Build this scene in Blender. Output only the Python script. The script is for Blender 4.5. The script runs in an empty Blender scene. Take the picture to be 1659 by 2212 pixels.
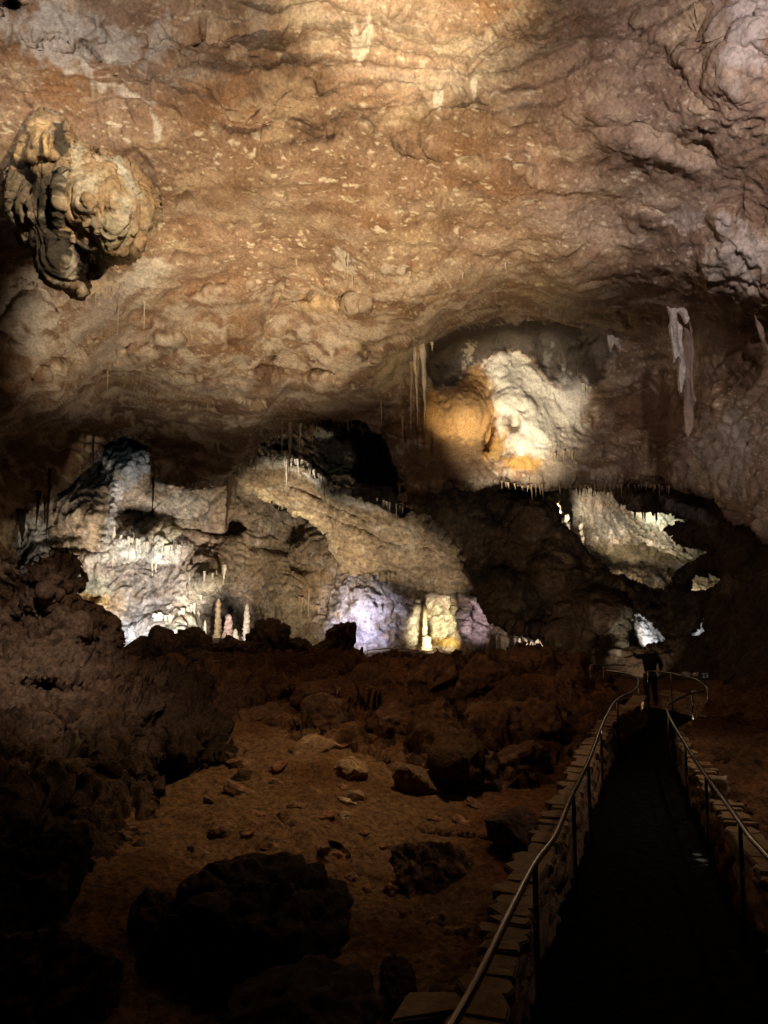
import bpy, bmesh, math, random
import numpy as np
from mathutils import Vector, Matrix

sc = bpy.context.scene
COL = sc.collection
R = math.radians
random.seed(7)

# ------------------------------------------------------------------ camera
CAMZ, F, CU, CV, PITCH = 2.95, 1596.0, 829.5, 1106.0, R(6.9)
cp, sp = math.cos(PITCH), math.sin(PITCH)
cam = bpy.data.objects.new('camera', bpy.data.cameras.new('camera'))
COL.objects.link(cam)
cam.location = (0, 0, CAMZ)
cam.rotation_euler = (R(90) + PITCH, 0, 0)
cam.data.sensor_fit = 'VERTICAL'
cam.data.sensor_height = 24.0
cam.data.lens = 12.0 * F / 1106.0
cam.data.clip_start = 0.05
cam.data.clip_end = 500
sc.camera = cam


def unproj(U, V, Y):
    """photo position + distance along +y -> world points"""
    U = np.asarray(U, float); V = np.asarray(V, float); Y = np.asarray(Y, float)
    x = (U - CU) / F
    up = (CV - V) / F
    dy = cp - sp * up
    dz = sp + cp * up
    return np.stack([x * Y / dy, Y + 0 * x, CAMZ + dz * Y / dy], -1)


def pt(u, v, Y):
    return Vector(unproj(u, v, Y).tolist())


def onz(u, v, z):
    x = (u - CU) / F; up = (CV - v) / F
    dy = cp - sp * up; dz = sp + cp * up
    t = (z - CAMZ) / dz
    return Vector((x * t, dy * t, z))


def px(Y, n):
    """n photo units at distance Y in metres"""
    return n * Y / F

# ------------------------------------------------------------------ noise
_rs = np.random.RandomState(11)
_perm = _rs.permutation(256).astype(np.int32)
_perm = np.concatenate([_perm, _perm, _perm])
_g = _rs.normal(size=(256, 3)).astype(np.float32)
_g /= np.linalg.norm(_g, axis=1)[:, None]


def _perlin(P):
    P = P.astype(np.float32)
    I = np.floor(P)
    f = P - I
    I = I.astype(np.int32) & 255
    w = f * f * f * (f * (f * 6 - 15) + 10)
    out = np.zeros(len(P), np.float32)
    for dx in (0, 1):
        wx = w[:, 0] if dx else 1 - w[:, 0]
        hx = _perm[(I[:, 0] + dx) & 255]
        for dy in (0, 1):
            wy = wx * (w[:, 1] if dy else 1 - w[:, 1])
            hy = _perm[(hx + I[:, 1] + dy) & 255]
            for dz in (0, 1):
                wz = wy * (w[:, 2] if dz else 1 - w[:, 2])
                g = _perm[(hy + I[:, 2] + dz) & 255]
                out += wz * (_gx[g] * (f[:, 0] - dx) + _gy[g] * (f[:, 1] - dy) + _gz[g] * (f[:, 2] - dz))
    return out * 1.5


_gx, _gy, _gz = (np.ascontiguousarray(_g[:, k]) for k in range(3))
from concurrent.futures import ThreadPoolExecutor
_pool = ThreadPoolExecutor(4)


def perlin(P):
    n = len(P)
    if n < 30000: return _perlin(P)
    return np.concatenate(list(_pool.map(_perlin, [P[i:i + 24000] for i in range(0, n, 24000)])))


def fbm(P, s, o=3, off=0.0, st=(1, 1, 1), gain=.5):
    Q = P * (np.array(st) / s) + off
    a, t, tot = 1.0, 0, 0
    for k in range(o):
        t = t + a * perlin(Q)
        tot += a
        Q = Q * 2.03 + 17.3
        a *= gain
    return t / tot


def ridge(P, s, o=3, off=0.0, st=(1, 1, 1)):
    Q = P * (np.array(st) / s) + off
    a, t, tot = 1.0, 0, 0
    for k in range(o):
        t = t + a * (1 - 2 * np.abs(perlin(Q)))
        tot += a
        Q = Q * 2.07 + 9.1
        a *= .5
    return t / tot


def warp(P, s, a, off=0.0):
    Q = P / s + off
    return P + a * np.stack([perlin(Q), perlin(Q + 31.7), perlin(Q + 67.1)], -1)


def sstep(a, b, x):
    t = np.clip((x - a) / (b - a), 0, 1)
    return t * t * (3 - 2 * t)


def mixc(c, d, m):
    return c * (1 - m[:, None]) + np.asarray(d)[None, :] * m[:, None] if np.ndim(d) == 1 else c * (1 - m[:, None]) + d * m[:, None]

# ------------------------------------------------------------------ tags and meshes


def tag(o, label=None, cat=None, group=None, kind=None):
    if label: o['label'] = label
    if cat: o['category'] = cat
    if group: o['group'] = group
    if kind: o['kind'] = kind
    return o


def link(name, me, parent=None):
    o = bpy.data.objects.new(name, me)
    COL.objects.link(o)
    if parent: o.parent = parent
    return o


def np_mesh(name, V, Q, mat, col=None, parent=None, smooth=True):
    me = bpy.data.meshes.new(name)
    V = np.asarray(V, np.float32); Q = np.asarray(Q, np.int32)
    k = Q.shape[1]
    me.vertices.add(len(V)); me.vertices.foreach_set('co', V.ravel())
    me.loops.add(Q.size); me.loops.foreach_set('vertex_index', Q.ravel())
    me.polygons.add(len(Q))
    me.polygons.foreach_set('loop_start', np.arange(0, Q.size, k, dtype=np.int32))
    me.polygons.foreach_set('loop_total', np.full(len(Q), k, np.int32))
    me.polygons.foreach_set('use_smooth', np.full(len(Q), smooth))
    if col is not None:
        a = me.color_attributes.new('Col', 'FLOAT_COLOR', 'POINT')
        a.data.foreach_set('color', np.concatenate([np.clip(col, .004, .95), np.ones((len(V), 1))], 1).astype(np.float32).ravel())
    me.update(calc_edges=True); me.validate()
    me.materials.append(mat)
    return link(name, me, parent)


def empty(name, loc):
    o = bpy.data.objects.new(name, None)
    o.location = loc
    COL.objects.link(o)
    return o

# ------------------------------------------------------------------ materials


def mat_rock(name, fine=9.0, bump=.5, bdist=.06, rough=.85, var=.45, attr=True, base=(.3, .2, .12), spec=.3):
    m = bpy.data.materials.new(name); m.use_nodes = True
    nt = m.node_tree; N = nt.nodes; L = nt.links
    b = N['Principled BSDF']
    b.inputs['Roughness'].default_value = rough
    b.inputs['Specular IOR Level'].default_value = spec
    tc = N.new('ShaderNodeNewGeometry')
    n1 = N.new('ShaderNodeTexNoise'); n1.inputs['Scale'].default_value = fine; n1.inputs['Detail'].default_value = 6; n1.inputs['Roughness'].default_value = .65
    L.new(tc.outputs['Position'], n1.inputs['Vector'])
    mr = N.new('ShaderNodeMapRange')
    mr.inputs['From Min'].default_value = .3; mr.inputs['From Max'].default_value = .7
    mr.inputs['To Min'].default_value = 1 - var; mr.inputs['To Max'].default_value = 1 + var
    L.new(n1.outputs['Fac'], mr.inputs['Value'])
    mx = N.new('ShaderNodeMix'); mx.data_type = 'RGBA'; mx.blend_type = 'MULTIPLY'; mx.inputs[0].default_value = 1
    if attr:
        at = N.new('ShaderNodeAttribute'); at.attribute_name = 'Col'
        L.new(at.outputs['Color'], mx.inputs[6])
    else:
        mx.inputs[6].default_value = (*base, 1)
    L.new(mr.outputs['Result'], mx.inputs[7])
    L.new(mx.outputs[2], b.inputs['Base Color'])
    n2 = N.new('ShaderNodeTexNoise'); n2.inputs['Scale'].default_value = fine * 1.7; n2.inputs['Detail'].default_value = 7; n2.inputs['Roughness'].default_value = .7
    L.new(tc.outputs['Position'], n2.inputs['Vector'])
    bp = N.new('ShaderNodeBump'); bp.inputs['Strength'].default_value = bump; bp.inputs['Distance'].default_value = bdist
    L.new(n2.outputs['Fac'], bp.inputs['Height'])
    L.new(bp.outputs['Normal'], b.inputs['Normal'])
    return m


def mat_plain(name, col, rough=.6, metal=0.0, var=.25, scale=25, emit=None):
    m = bpy.data.materials.new(name); m.use_nodes = True
    nt = m.node_tree; N = nt.nodes; L = nt.links
    b = N['Principled BSDF']
    b.inputs['Roughness'].default_value = rough
    b.inputs['Metallic'].default_value = metal
    tc = N.new('ShaderNodeTexCoord')
    n = N.new('ShaderNodeTexNoise'); n.inputs['Scale'].default_value = scale; n.inputs['Detail'].default_value = 4
    L.new(tc.outputs['Object'], n.inputs['Vector'])
    cr = N.new('ShaderNodeValToRGB')
    cr.color_ramp.elements[0].position = .3; cr.color_ramp.elements[1].position = .7
    cr.color_ramp.elements[0].color = (*[c * (1 - var) for c in col], 1)
    cr.color_ramp.elements[1].color = (*[min(1, c * (1 + var)) for c in col], 1)
    L.new(n.outputs['Fac'], cr.inputs['Fac'])
    L.new(cr.outputs['Color'], b.inputs['Base Color'])
    return m


M_CEIL = mat_rock('ceiling_rock', 12, .6, .05, var=.38)
M_BACK = mat_rock('chamber_rock', 4.0, 1.0, .25, rough=.8, var=.6)
M_GROUND = mat_rock('floor_rock', 11, 1.0, .09, rough=1.0, var=.65, spec=.05)
M_FLOW = mat_rock('flowstone', 9, .8, .06, rough=.6, spec=.4, var=.5)
M_STAL = mat_rock('calcite', 5, .4, .05, rough=.55, var=.3, spec=.4)

# ------------------------------------------------------------------ relief surfaces


def tps(ctrl, U, V):
    c = np.array([(a[0], a[1]) for a in ctrl], float) / 500.0
    y = np.log(np.array([a[2] for a in ctrl], float))
    def ker(d2): return np.where(d2 > 1e-12, d2 * np.log(np.maximum(d2, 1e-12)), 0)
    n = len(c)
    K = ker(((c[:, None] - c[None]) ** 2).sum(-1)) + np.eye(n) * 1e-3
    Pm = np.concatenate([np.ones((n, 1)), c], 1)
    A = np.block([[K, Pm], [Pm.T, np.zeros((3, 3))]])
    w = np.linalg.solve(A, np.concatenate([y, np.zeros(3)]))
    q = np.stack([U, V], -1) / 500.0
    out = np.empty(len(q))
    for i in range(0, len(q), 60000):
        s = q[i:i + 60000]
        d2 = (s[:, :1] - c[None, :, 0]) ** 2 + (s[:, 1:] - c[None, :, 1]) ** 2
        out[i:i + 60000] = ker(d2) @ w[:n] + w[n] + s @ w[n + 1:]
    return np.exp(out)


def inside(poly, U, V):
    p = np.array(poly, float); r = np.zeros(len(U), bool)
    j = len(p) - 1
    for i in range(len(p)):
        (x1, y1), (x2, y2) = p[i], p[j]
        if y1 != y2:
            c = ((y1 > V) != (y2 > V)) & (U < (x2 - x1) * (V - y1) / (y2 - y1) + x1)
            r ^= c
        j = i
    return r


def edist(poly, U, V):
    p = np.array(poly, np.float32); d = np.full(len(U), 1e9, np.float32)
    U = U.astype(np.float32); V = V.astype(np.float32)
    for i in range(len(p)):
        a = p[i]; b = p[(i + 1) % len(p)]
        ab = b - a; L2 = max(float(ab @ ab), 1e-6)
        t = np.clip(((U - a[0]) * ab[0] + (V - a[1]) * ab[1]) / L2, 0, 1)
        d = np.minimum(d, (U - a[0] - t * ab[0]) ** 2 + (V - a[1] - t * ab[1]) ** 2)
    return np.sqrt(d)


def blobmask(U, V, u, v, ru, rv, rot=0.0, n=None, hard=.5):
    c, s = math.cos(R(rot)), math.sin(R(rot))
    x = ((U - u) * c + (V - v) * s) / ru; y = (-(U - u) * s + (V - v) * c) / rv
    r = 1 - np.sqrt(x * x + y * y)
    if n is not None: r = r + n
    return sstep(0, hard, r)


def sheet(name, poly, ctrl, mat, colf, disp, step=3.0, bumps=(), edge=(22, 1.5), jag=(5, 2.5), holes=(), parent=None, fringe=None, skirt=2.0):
    p = np.array(poly, float)
    u0, v0 = p.min(0); u1, v1 = p.max(0)
    nu = int((u1 - u0) / step) + 1; nv = int((v1 - v0) / step) + 1
    UU, VV = np.meshgrid(np.linspace(u0, u1, nu), np.linspace(v0, v1, nv))
    U = UU.ravel(); V = VV.ravel()
    q = np.stack([U, V, 0 * U], -1)
    h = (len(name) * 7.7) % 50
    ju = fbm(q, 40, 2, h) * jag[0] * 2 + fbm(q, 9, 2, h + 5) * jag[1] * 2
    jv = fbm(q, 40, 2, h + 9) * jag[0] * 2 + fbm(q, 9, 2, h + 14) * jag[1] * 2
    if fringe:
        fr = np.maximum(fbm(np.stack([U, 0 * U, 0 * U], -1), fringe[0], 2, h + 3), 0) ** 1.3 * fringe[1] * 3
        jv = jv - fr * (1 - 0)
    Ut, Vt = U + ju, V + jv
    keep = inside(poly, Ut, Vt)
    d = edist(poly, Ut, Vt)
    for ho in holes:
        ins = inside(ho, Ut, Vt)
        keep &= ~ins
        d = np.minimum(d, edist(ho, Ut, Vt))
    Y = tps(ctrl, U, V)
    for b in bumps:
        # (u, v, ru, rv, rot, dY, hard)
        Y = Y + b[5] * blobmask(U, V, *b[:5], n=.25 * fbm(q, max(10, min(b[2], b[3]) * .7), 2, b[0]), hard=b[6] if len(b) > 6 else .8)
    e = np.clip(1 - d / edge[0], 0, 1)
    Y = Y + edge[1] * (1 - np.sqrt(np.maximum(1 - e * e, 0)))
    P = unproj(U, V, Y)
    G = P.reshape(nv, nu, 3)
    du = np.gradient(G, axis=1); dv = np.gradient(G, axis=0)
    N = np.cross(du, dv).reshape(-1, 3)
    N /= np.maximum(np.linalg.norm(N, axis=1), 1e-9)[:, None]
    view = np.array([0, 0, CAMZ]) - P
    N *= np.sign((N * view).sum(1))[:, None]
    idx = np.arange(nu * nv).reshape(nv, nu)
    k = keep.reshape(nv, nu)
    kq = k[:-1, :-1] & k[1:, :-1] & k[:-1, 1:] & k[1:, 1:]
    Q = np.stack([idx[:-1, :-1][kq], idx[:-1, 1:][kq], idx[1:, 1:][kq], idx[1:, :-1][kq]], -1)
    used = np.zeros(nu * nv, bool); used[Q.ravel()] = True
    remap = np.full(nu * nv, -1); remap[used] = np.arange(used.sum())
    P, N, U, V = P[used], N[used], U[used], V[used]
    Q = remap[Q]
    D = disp(P, U, V)
    PD = P + N * D[:, None]
    C = colf(P, U, V)
    # skirt: rim goes back into the rock
    if skirt:
        E = np.concatenate([Q[:, [0, 1]], Q[:, [1, 2]], Q[:, [2, 3]], Q[:, [3, 0]]])
        key = np.sort(E, 1); key = key[:, 0].astype(np.int64) * (len(P) + 1) + key[:, 1]
        un, inv, cnt = np.unique(key, return_inverse=True, return_counts=True)
        B = E[cnt[inv] == 1]
        bv = np.unique(B)
        m2 = np.full(len(P), -1); m2[bv] = np.arange(len(bv)) + len(PD)
        back = PD[bv] - (view[used][bv] / np.linalg.norm(view[used][bv], axis=1)[:, None]) * skirt
        PD = np.concatenate([PD, back]); C = np.concatenate([C, C[bv]])
        Q = np.concatenate([Q, np.stack([B[:, 1], B[:, 0], m2[B[:, 0]], m2[B[:, 1]]], -1)])
    return np_mesh(name, PD, Q, mat, C, parent)

# ------------------------------------------------------------------ the cave: ceiling


def lmask(U, V, pts, w, n=None):
    d = np.full(len(U), 1e9)
    for a, b in zip(pts[:-1], pts[1:]):
        a = np.array(a, float); b = np.array(b, float); ab = b - a
        t = np.clip(((U - a[0]) * ab[0] + (V - a[1]) * ab[1]) / (ab @ ab), 0, 1)
        d = np.minimum(d, np.hypot(U - a[0] - t * ab[0], V - a[1] - t * ab[1]))
    if n is not None: d = d + n
    return 1 - sstep(w * .4, w, d)


def patches(C, U, V, P, items, ns=.5):
    n = .55 * fbm(P, ns * 2.2, 2, 3.3) + .55 * fbm(P, ns * .5, 2, 8.1)
    nd = 1.5 * fbm(P, ns * .55, 3, 5.5, (1, 1, .13)) + .5 * fbm(P, ns * .4, 2, 9.9)
    for it in items:
        u, v, ru, rv, rot, c, s = it[:7]
        m = blobmask(U, V, u, v, ru, rv, rot, nd if rv > 1.3 * ru and rv < 60 else n, .45) * s
        C = mixc(C, np.array(c), m)
    return C


def polypaint(C, U, V, P, poly, col, s=1.0, w=7.0, amp=10.0, off=0.0):
    p = np.array(poly, float)
    k = np.where((U > p[:, 0].min() - 30) & (U < p[:, 0].max() + 30) & (V > p[:, 1].min() - 30) & (V < p[:, 1].max() + 30))[0]
    u, v, q = U[k], V[k], P[k]
    d = edist(poly, u, v) * np.where(inside(poly, u, v), 1, -1) + amp * (fbm(q, .9, 3, off) + .7 * fbm(q, .25, 2, off + 3)) * 2
    C[k] = mixc(C[k], np.array(col), sstep(-w, w, d) * s)
    return C


BAY_SHADE = [(925, 742), (940, 730), (1000, 706), (1100, 690), (1200, 690), (1290, 700), (1330, 745), (1305, 800), (1280, 850), (1232, 852), (1185, 826), (1150, 786), (1120, 763), (1075, 761), (1040, 782), (1010, 802), (985, 838), (930, 842), (918, 800)]
BAY_WHITE = [(1040, 786), (1075, 766), (1120, 766), (1150, 790), (1185, 832), (1215, 856), (1245, 880), (1262, 920), (1250, 975), (1200, 996), (1150, 1000), (1122, 990), (1100, 958), (1085, 920), (1075, 880), (1070, 840), (1055, 812)]
BAY_BROWN = [(920, 850), (985, 844), (1012, 806), (1038, 792), (1056, 830), (1072, 900), (1084, 960), (1060, 985), (980, 990), (910, 950), (890, 900)]
CEIL_POLY = [(-500, -700), (2200, -700), (2200, 1200), (1650, 1160), (1575, 1112), (1550, 1085), (1500, 1062), (1440, 1050), (1380, 1046),
             (1290, 1050), (1230, 1052), (1130, 1052), (1079, 1044), (1060, 1052), (1000, 1054), (930, 1060), (890, 1080), (869, 1100), (862, 1085),
             (870, 1040), (852, 985), (824, 936), (790, 912), (750, 902), (700, 912), (640, 926), (600, 940), (565, 962), (530, 990), (505, 1015),
             (492, 1032), (478, 1048), (440, 1049), (400, 1049), (360, 1047), (338, 1035), (325, 1000), (318, 965), (300, 945), (270, 940),
             (240, 948), (215, 975), (195, 1005), (170, 1030), (140, 1052), (100, 1082), (60, 1112), (38, 1137), (30, 1170), (28, 1230), (0, 1280),
             (-200, 1320), (-500, 1330)]
CEIL_CTRL = [(-500, -700, 11), (830, -700, 12), (2200, -700, 11), (-400, -250, 14), (300, -250, 15), (830, -250, 15.5), (1400, -250, 15), (2000, -250, 12),
             (-400, 0, 15), (0, 0, 16), (300, 0, 17), (600, 0, 17.5), (880, 0, 17.8), (1200, 0, 17.4), (1500, 0, 16), (1659, 0, 14.5), (2100, 0, 11.5),
             (0, 130, 16.8), (300, 140, 17.6), (700, 200, 17.6), (1000, 200, 17.7), (1300, 180, 17), (1600, 150, 15.2),
             (-300, 300, 16), (0, 300, 17.2), (330, 300, 17.8), (700, 300, 18), (1000, 300, 18.2), (1300, 300, 18), (1550, 300, 17), (1659, 300, 16.4), (2100, 300, 13),
             (0, 500, 19.5), (350, 480, 20.6), (700, 480, 21.4), (1000, 480, 21.6), (1300, 480, 21), (1500, 500, 20), (1659, 500, 18.6), (2100, 500, 14),
             (0, 700, 23), (350, 700, 25.8), (700, 700, 27), (1000, 650, 26), (1250, 650, 26), (1450, 640, 24), (1560, 600, 21), (1659, 640, 20.5), (2100, 700, 15),
             (-400, 700, 18), (-400, 900, 20), (-400, 1100, 22),
             (0, 895, 26.5), (120, 860, 27.5), (240, 800, 29), (320, 830, 30), (420, 860, 31), (560, 880, 32), (700, 880, 33), (850, 870, 33),
             (0, 945, 32), (120, 905, 33), (250, 850, 34), (330, 880, 35), (420, 910, 36), (500, 960, 38), (600, 920, 37), (700, 905, 37),
             (0, 1050, 33), (0, 1200, 33), (100, 1040, 35), (250, 930, 37), (400, 1040, 40), (480, 1040, 40.5), (860, 930, 37), (860, 1050, 38),
             (620, 780, 30), (850, 790, 30.5), (920, 735, 30), (930, 765, 35), (945, 800, 36.6), (1030, 750, 36.4), (1000, 706, 31.5), (1000, 725, 35), (1090, 684, 31.6), (1090, 708, 35.4), (1180, 684, 31.4), (1180, 708, 35.6), (1150, 750, 37), (1270, 690, 31), (1270, 715, 34.6), (1250, 770, 36),
             (950, 900, 36), (1030, 880, 36.4), (1060, 960, 37.2), (1000, 1040, 36.2), (1100, 830, 37.4), (1180, 800, 37.6), (1180, 920, 36.8), (1230, 860, 37),
             (1100, 960, 36.4), (1130, 1050, 35.6), (1300, 1040, 36), (1300, 760, 33), (1380, 700, 29), (1350, 860, 36), (1420, 800, 34), (1450, 940, 36),
             (1420, 1040, 37), (1520, 720, 28), (1530, 900, 31), (1560, 1050, 31), (1600, 800, 25), (1659, 700, 23), (1659, 900, 24.5), (1659, 1100, 26), (2100, 900, 17), (2100, 1150, 18)]
CEIL_BUMPS = [
        (1230, 800, 40, 50, 20, .8, .8),
    (1075, 790, 30, 60, 20, -.5), (1135, 880, 80, 130, -10, -1.0), (1000, 890, 70, 90, 10, -.8),
    (1055, 940, 18, 55, 15, 1.2, .6), (1110, 915, 20, 25, 0, .8, .6),
    (1445, 740, 90, 90, 0, 1.2), (1590, 780, 70, 110, 15, .8), (1310, 900, 80, 90, 0, 1.0),
    (1400, 325, 170, 60, 20, -.4, 1.0), (1500, 310, 90, 60, 20, .4), 
    (1430, 130, 140, 40, 40, .5), (1590, 150, 90, 60, 20, -.25), (1640, 70, 90, 60, 10, -.3), (1520, 90, 50, 60, 30, .5),
    (150, 60, 120, 60, 0, -.3), (90, 85, 60, 9, 5, .5, .5), (215, 130, 60, 8, 50, .5, .5), (620, 250, 260, 80, -8, .4), (1000, 300, 300, 70, 6, .4), (20, 10, 40, 30, 0, 1.8, .6),
    (440, 110, 140, 60, 0, .4), 
    (700, 655, 100, 20, -4, -.6), (770, 658, 40, 18, -12, -.6, .7), (590, 770, 14, 18, 0, 1.2, .6), (760, 830, 12, 14, 0, .7, .6), (790, 760, 20, 30, 0, 1.0, .6),
    (590, 660, 30, 90, 20, .5), (470, 640, 150, 40, -12, -.6), (330, 750, 150, 30, -30, -.6), (130, 760, 150, 30, -30, .6), (60, 680, 60, 90, 0, -.6),
    (430, 830, 120, 25, 8, -.6), (650, 820, 180, 22, 6, -.7), (330, 905, 60, 30, 20, 1.0), (540, 850, 80, 18, 10, .5), (520, 930, 90, 50, -30, -.8),
    (1610, 540, 110, 90, 0, -.4, 1.2), (1560, 480, 50, 40, -30, -.4), (1390, 470, 60, 30, 10, -.4),
]
CALC = (.74, .66, .55)
CEIL_PATCH = [
    (120, 60, 130, 80, 10, (.60, .54, .48), .8), (240, 110, 70, 60, 30, (.58, .52, .46), .7), (345, 100, 30, 60, 10, (.55, .49, .42), .6), (560, 40, 40, 60, 10, (.55, .45, .36), .6),
    (40, 650, 85, 100, 10, CALC, .9), (300, 590, 85, 45, -15, CALC, .95), (190, 610, 80, 25, 0, (.70, .55, .38), .8), (210, 670, 90, 40, -40, (.60, .50, .42), .7),
    (60, 740, 40, 40, 0, CALC, .6), (230, 750, 130, 18, -35, (.58, .48, .40), .6), (330, 720, 130, 20, -25, (.58, .48, .40), .6), (160, 715, 60, 14, -50, CALC, .5),
    (790, 90, 26, 50, 0, (.68, .58, .44), .7), (950, 215, 10, 45, 8, CALC, .8), (1025, 185, 16, 34, 5, CALC, .8), (640, 30, 60, 40, 0, (.60, .48, .33), .5),
    (745, 560, 26, 38, 0, CALC, .8), (865, 590, 14, 20, 0, CALC, .7), (835, 575, 10, 20, 0, CALC, .6), (690, 655, 60, 18, 0, (.66, .48, .28), .8),
    (1600, 560, 85, 105, 10, (.62, .55, .50), .8), (1480, 470, 70, 26, -5, (.55, .48, .43), .55), (1620, 60, 80, 110, 0, (.52, .46, .43), .8), (1440, 330, 130, 60, 15, (.46, .35, .26), .7),
    (1300, 640, 150, 40, -10, (.48, .40, .33), .5), (1250, 470, 220, 50, 12, (.50, .40, .32), .4), (1330, 725, 18, 40, 10, (.62, .55, .5), .7),
    (850, 790, 50, 60, 30, (.66, .54, .36), .7), (900, 770, 18, 50, 10, CALC, .7), (760, 780, 80, 30, -20, (.55, .46, .34), .5),
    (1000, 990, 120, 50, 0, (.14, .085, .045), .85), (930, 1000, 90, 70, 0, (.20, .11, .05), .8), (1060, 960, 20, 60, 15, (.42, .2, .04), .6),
    (1010, 770, 14, 30, 20, (.5, .42, .3), .7), (1185, 780, 8, 40, 6, (.3, .27, .24), .6), (1290, 740, 60, 50, 0, (.24, .21, .19), .7),
    (1240, 850, 40, 60, 0, (.55, .50, .45), .7), (1240, 960, 60, 50, 0, (.42, .34, .26), .7),
    (1130, 1004, 62, 22, -5, (.56, .30, .08), .9), (1080, 965, 16, 40, 30, (.55, .33, .10), .7), (1100, 915, 18, 22, 0, (.2, .14, .09), .7),
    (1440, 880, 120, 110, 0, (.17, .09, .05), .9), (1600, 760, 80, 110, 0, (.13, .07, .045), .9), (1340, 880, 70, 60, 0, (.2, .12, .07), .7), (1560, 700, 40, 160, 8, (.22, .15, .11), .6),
    (1580, 960, 90, 110, 20, (.50, .43, .38), .85), (1300, 720, 50, 60, 0, (.3, .27, .25), .6),
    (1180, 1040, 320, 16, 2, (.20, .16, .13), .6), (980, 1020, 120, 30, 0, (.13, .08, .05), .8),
    (1200, 1000, 40, 60, 0, (.32, .25, .19), .7),
    (660, 985, 60, 10, 0, CALC, .7), (270, 985, 60, 60, 0, (.45, .47, .47), .6),
]
CEIL_VEINS = [([(185, 150), (205, 190), (250, 205), (300, 215), (335, 240), (340, 290), (312, 320), (335, 350)], 7, CALC, .75), ([(150, 160), (215, 150), (250, 120)], 8, CALC, .6),
              ([(560, 640), (585, 690), (600, 720), (605, 760)], 8, (.66, .56, .42), .8), ([(690, 610), (620, 640), (560, 640)], 5, (.66, .52, .34), .6),
              ([(250, 770), (340, 750), (370, 755), (375, 800)], 6, (.55, .47, .4), .6), ([(330, 810), (360, 830), (440, 850)], 5, (.5, .43, .36), .5),
              ([(65, 760), (75, 700), (110, 690)], 8, CALC, .6), ([(300, 160), (370, 120), (365, 20)], 6, (.5, .45, .4), .6)]


def ceil_col(P, U, V):
    a = fbm(P, 3.2, 3, 1.0); b = fbm(P, .8, 3, 4.0); c = fbm(P, .28, 2, 6.0)
    C = np.tile(np.array([.345, .225, .145]), (len(P), 1))
    C = mixc(C, np.array([.30, .16, .075]), sstep(-.05, .4, a))
    C = mixc(C, np.array([.40, .28, .19]), sstep(.0, .4, -a) * .7)
    C = mixc(C, np.array([.37, .28, .22]), sstep(1000, 1500, U) * .55)
    C = mixc(C, np.array([.20, .12, .07]), sstep(.0, .4, b) * .65)
    bd = fbm(P, 1.6, 4, 91.0, (.28, 1, 1.5), gain=.6)
    C = mixc(C, np.array([.56, .46, .36]), sstep(.08, .34, bd) * (.45 + .5 * sstep(560, 740, V)) * .9)
    C = mixc(C, np.array([.17, .105, .065]), sstep(.05, .34, -bd) * (.3 + .5 * sstep(600, 760, V)) * .8)
    C = mixc(C, np.array([.20, .13, .085]), sstep(-.02, .35, fbm(P, 2.0, 4, 95.0, gain=.6)) * sstep(360, 200, V) * .6)
    C = mixc(C, np.array([.52, .40, .27]), sstep(.12, .42, -b + .4 * c) * .5)
    # small calcite flecks and short streaks scattered over the roof
    w = sstep(-.4, .15, fbm(P, 2.4, 2, 21.0)) * (1 - .5 * sstep(330, 180, V))
    f2 = fbm(P, .20, 2, 30.0, (.5, 1.0, 1.6)); f3 = fbm(P, .10, 2, 36.0, (.5, 1, 1.4))
    C = mixc(C, np.array([.60, .46, .30]), sstep(.10, .35, fbm(P, 1.0, 4, 26.0, (.6, 1, 1))) * .5)
    C = mixc(C, np.array([.80, .70, .52]), sstep(.31, .43, f2) * w * .9)
    C = mixc(C, np.array([.82, .72, .54]), sstep(.31, .44, f3) * w * .8)
    C = mixc(C, np.array([.12, .08, .05]), sstep(.34, .48, fbm(P, .33, 3, 44.0)) * .6)
    C = mixc(C, np.array([.16, .10, .06]), sstep(.28, .5, fbm(P, .12, 2, 47.0)) * .5)
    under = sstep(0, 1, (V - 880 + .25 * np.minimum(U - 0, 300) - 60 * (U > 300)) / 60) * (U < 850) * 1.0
    C = mixc(C, np.array([.17, .11, .07]), under * .6 * sstep(-.4, .2, a + .3))  # rock behind the rim is unlit; that shade goes into the colour
    sk = ridge(warp(P, 1.2, .6, 6.0), 1.2, 3, 71.0, (.4, 1, 1))
    C = mixc(C, np.array([.66, .56, .44]), sstep(.5, .8, sk + .3 * fbm(P, .3, 2, 73.0)) * sstep(500, 680, V) * (U < 1330) * .75)
    C = mixc(C, np.array([.14, .09, .055]), sstep(.86, .97, ridge(warp(P, 2.2, .9, 5.0), 4.5, 2, 51.0, (1, .8, 1))) * .55)
    C = polypaint(C, U, V, P, BAY_BROWN, (.38, .21, .075), .9, 9, 10, 1.0)
    C = polypaint(C, U, V, P, BAY_WHITE, (.68, .61, .50), 1.0, 6, 9, 2.0)
    C = polypaint(C, U, V, P, BAY_SHADE, (.075, .058, .045), .95, 5, 8, 3.0)  # unlit band over the bay: its shade is painted into the rock colour
    C = patches(C, U, V, P, CEIL_PATCH, .6)
    nn = fbm(P, .5, 3, 61.0) * 9; vn = fbm(P, .35, 3, 64.0)
    for pts, w_, c_, s_ in CEIL_VEINS:
        C = mixc(C, np.array(c_), lmask(U, V, pts, w_ * 1.2, nn * 1.6) * s_ * sstep(-.25, .25, vn))
    return C


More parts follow.
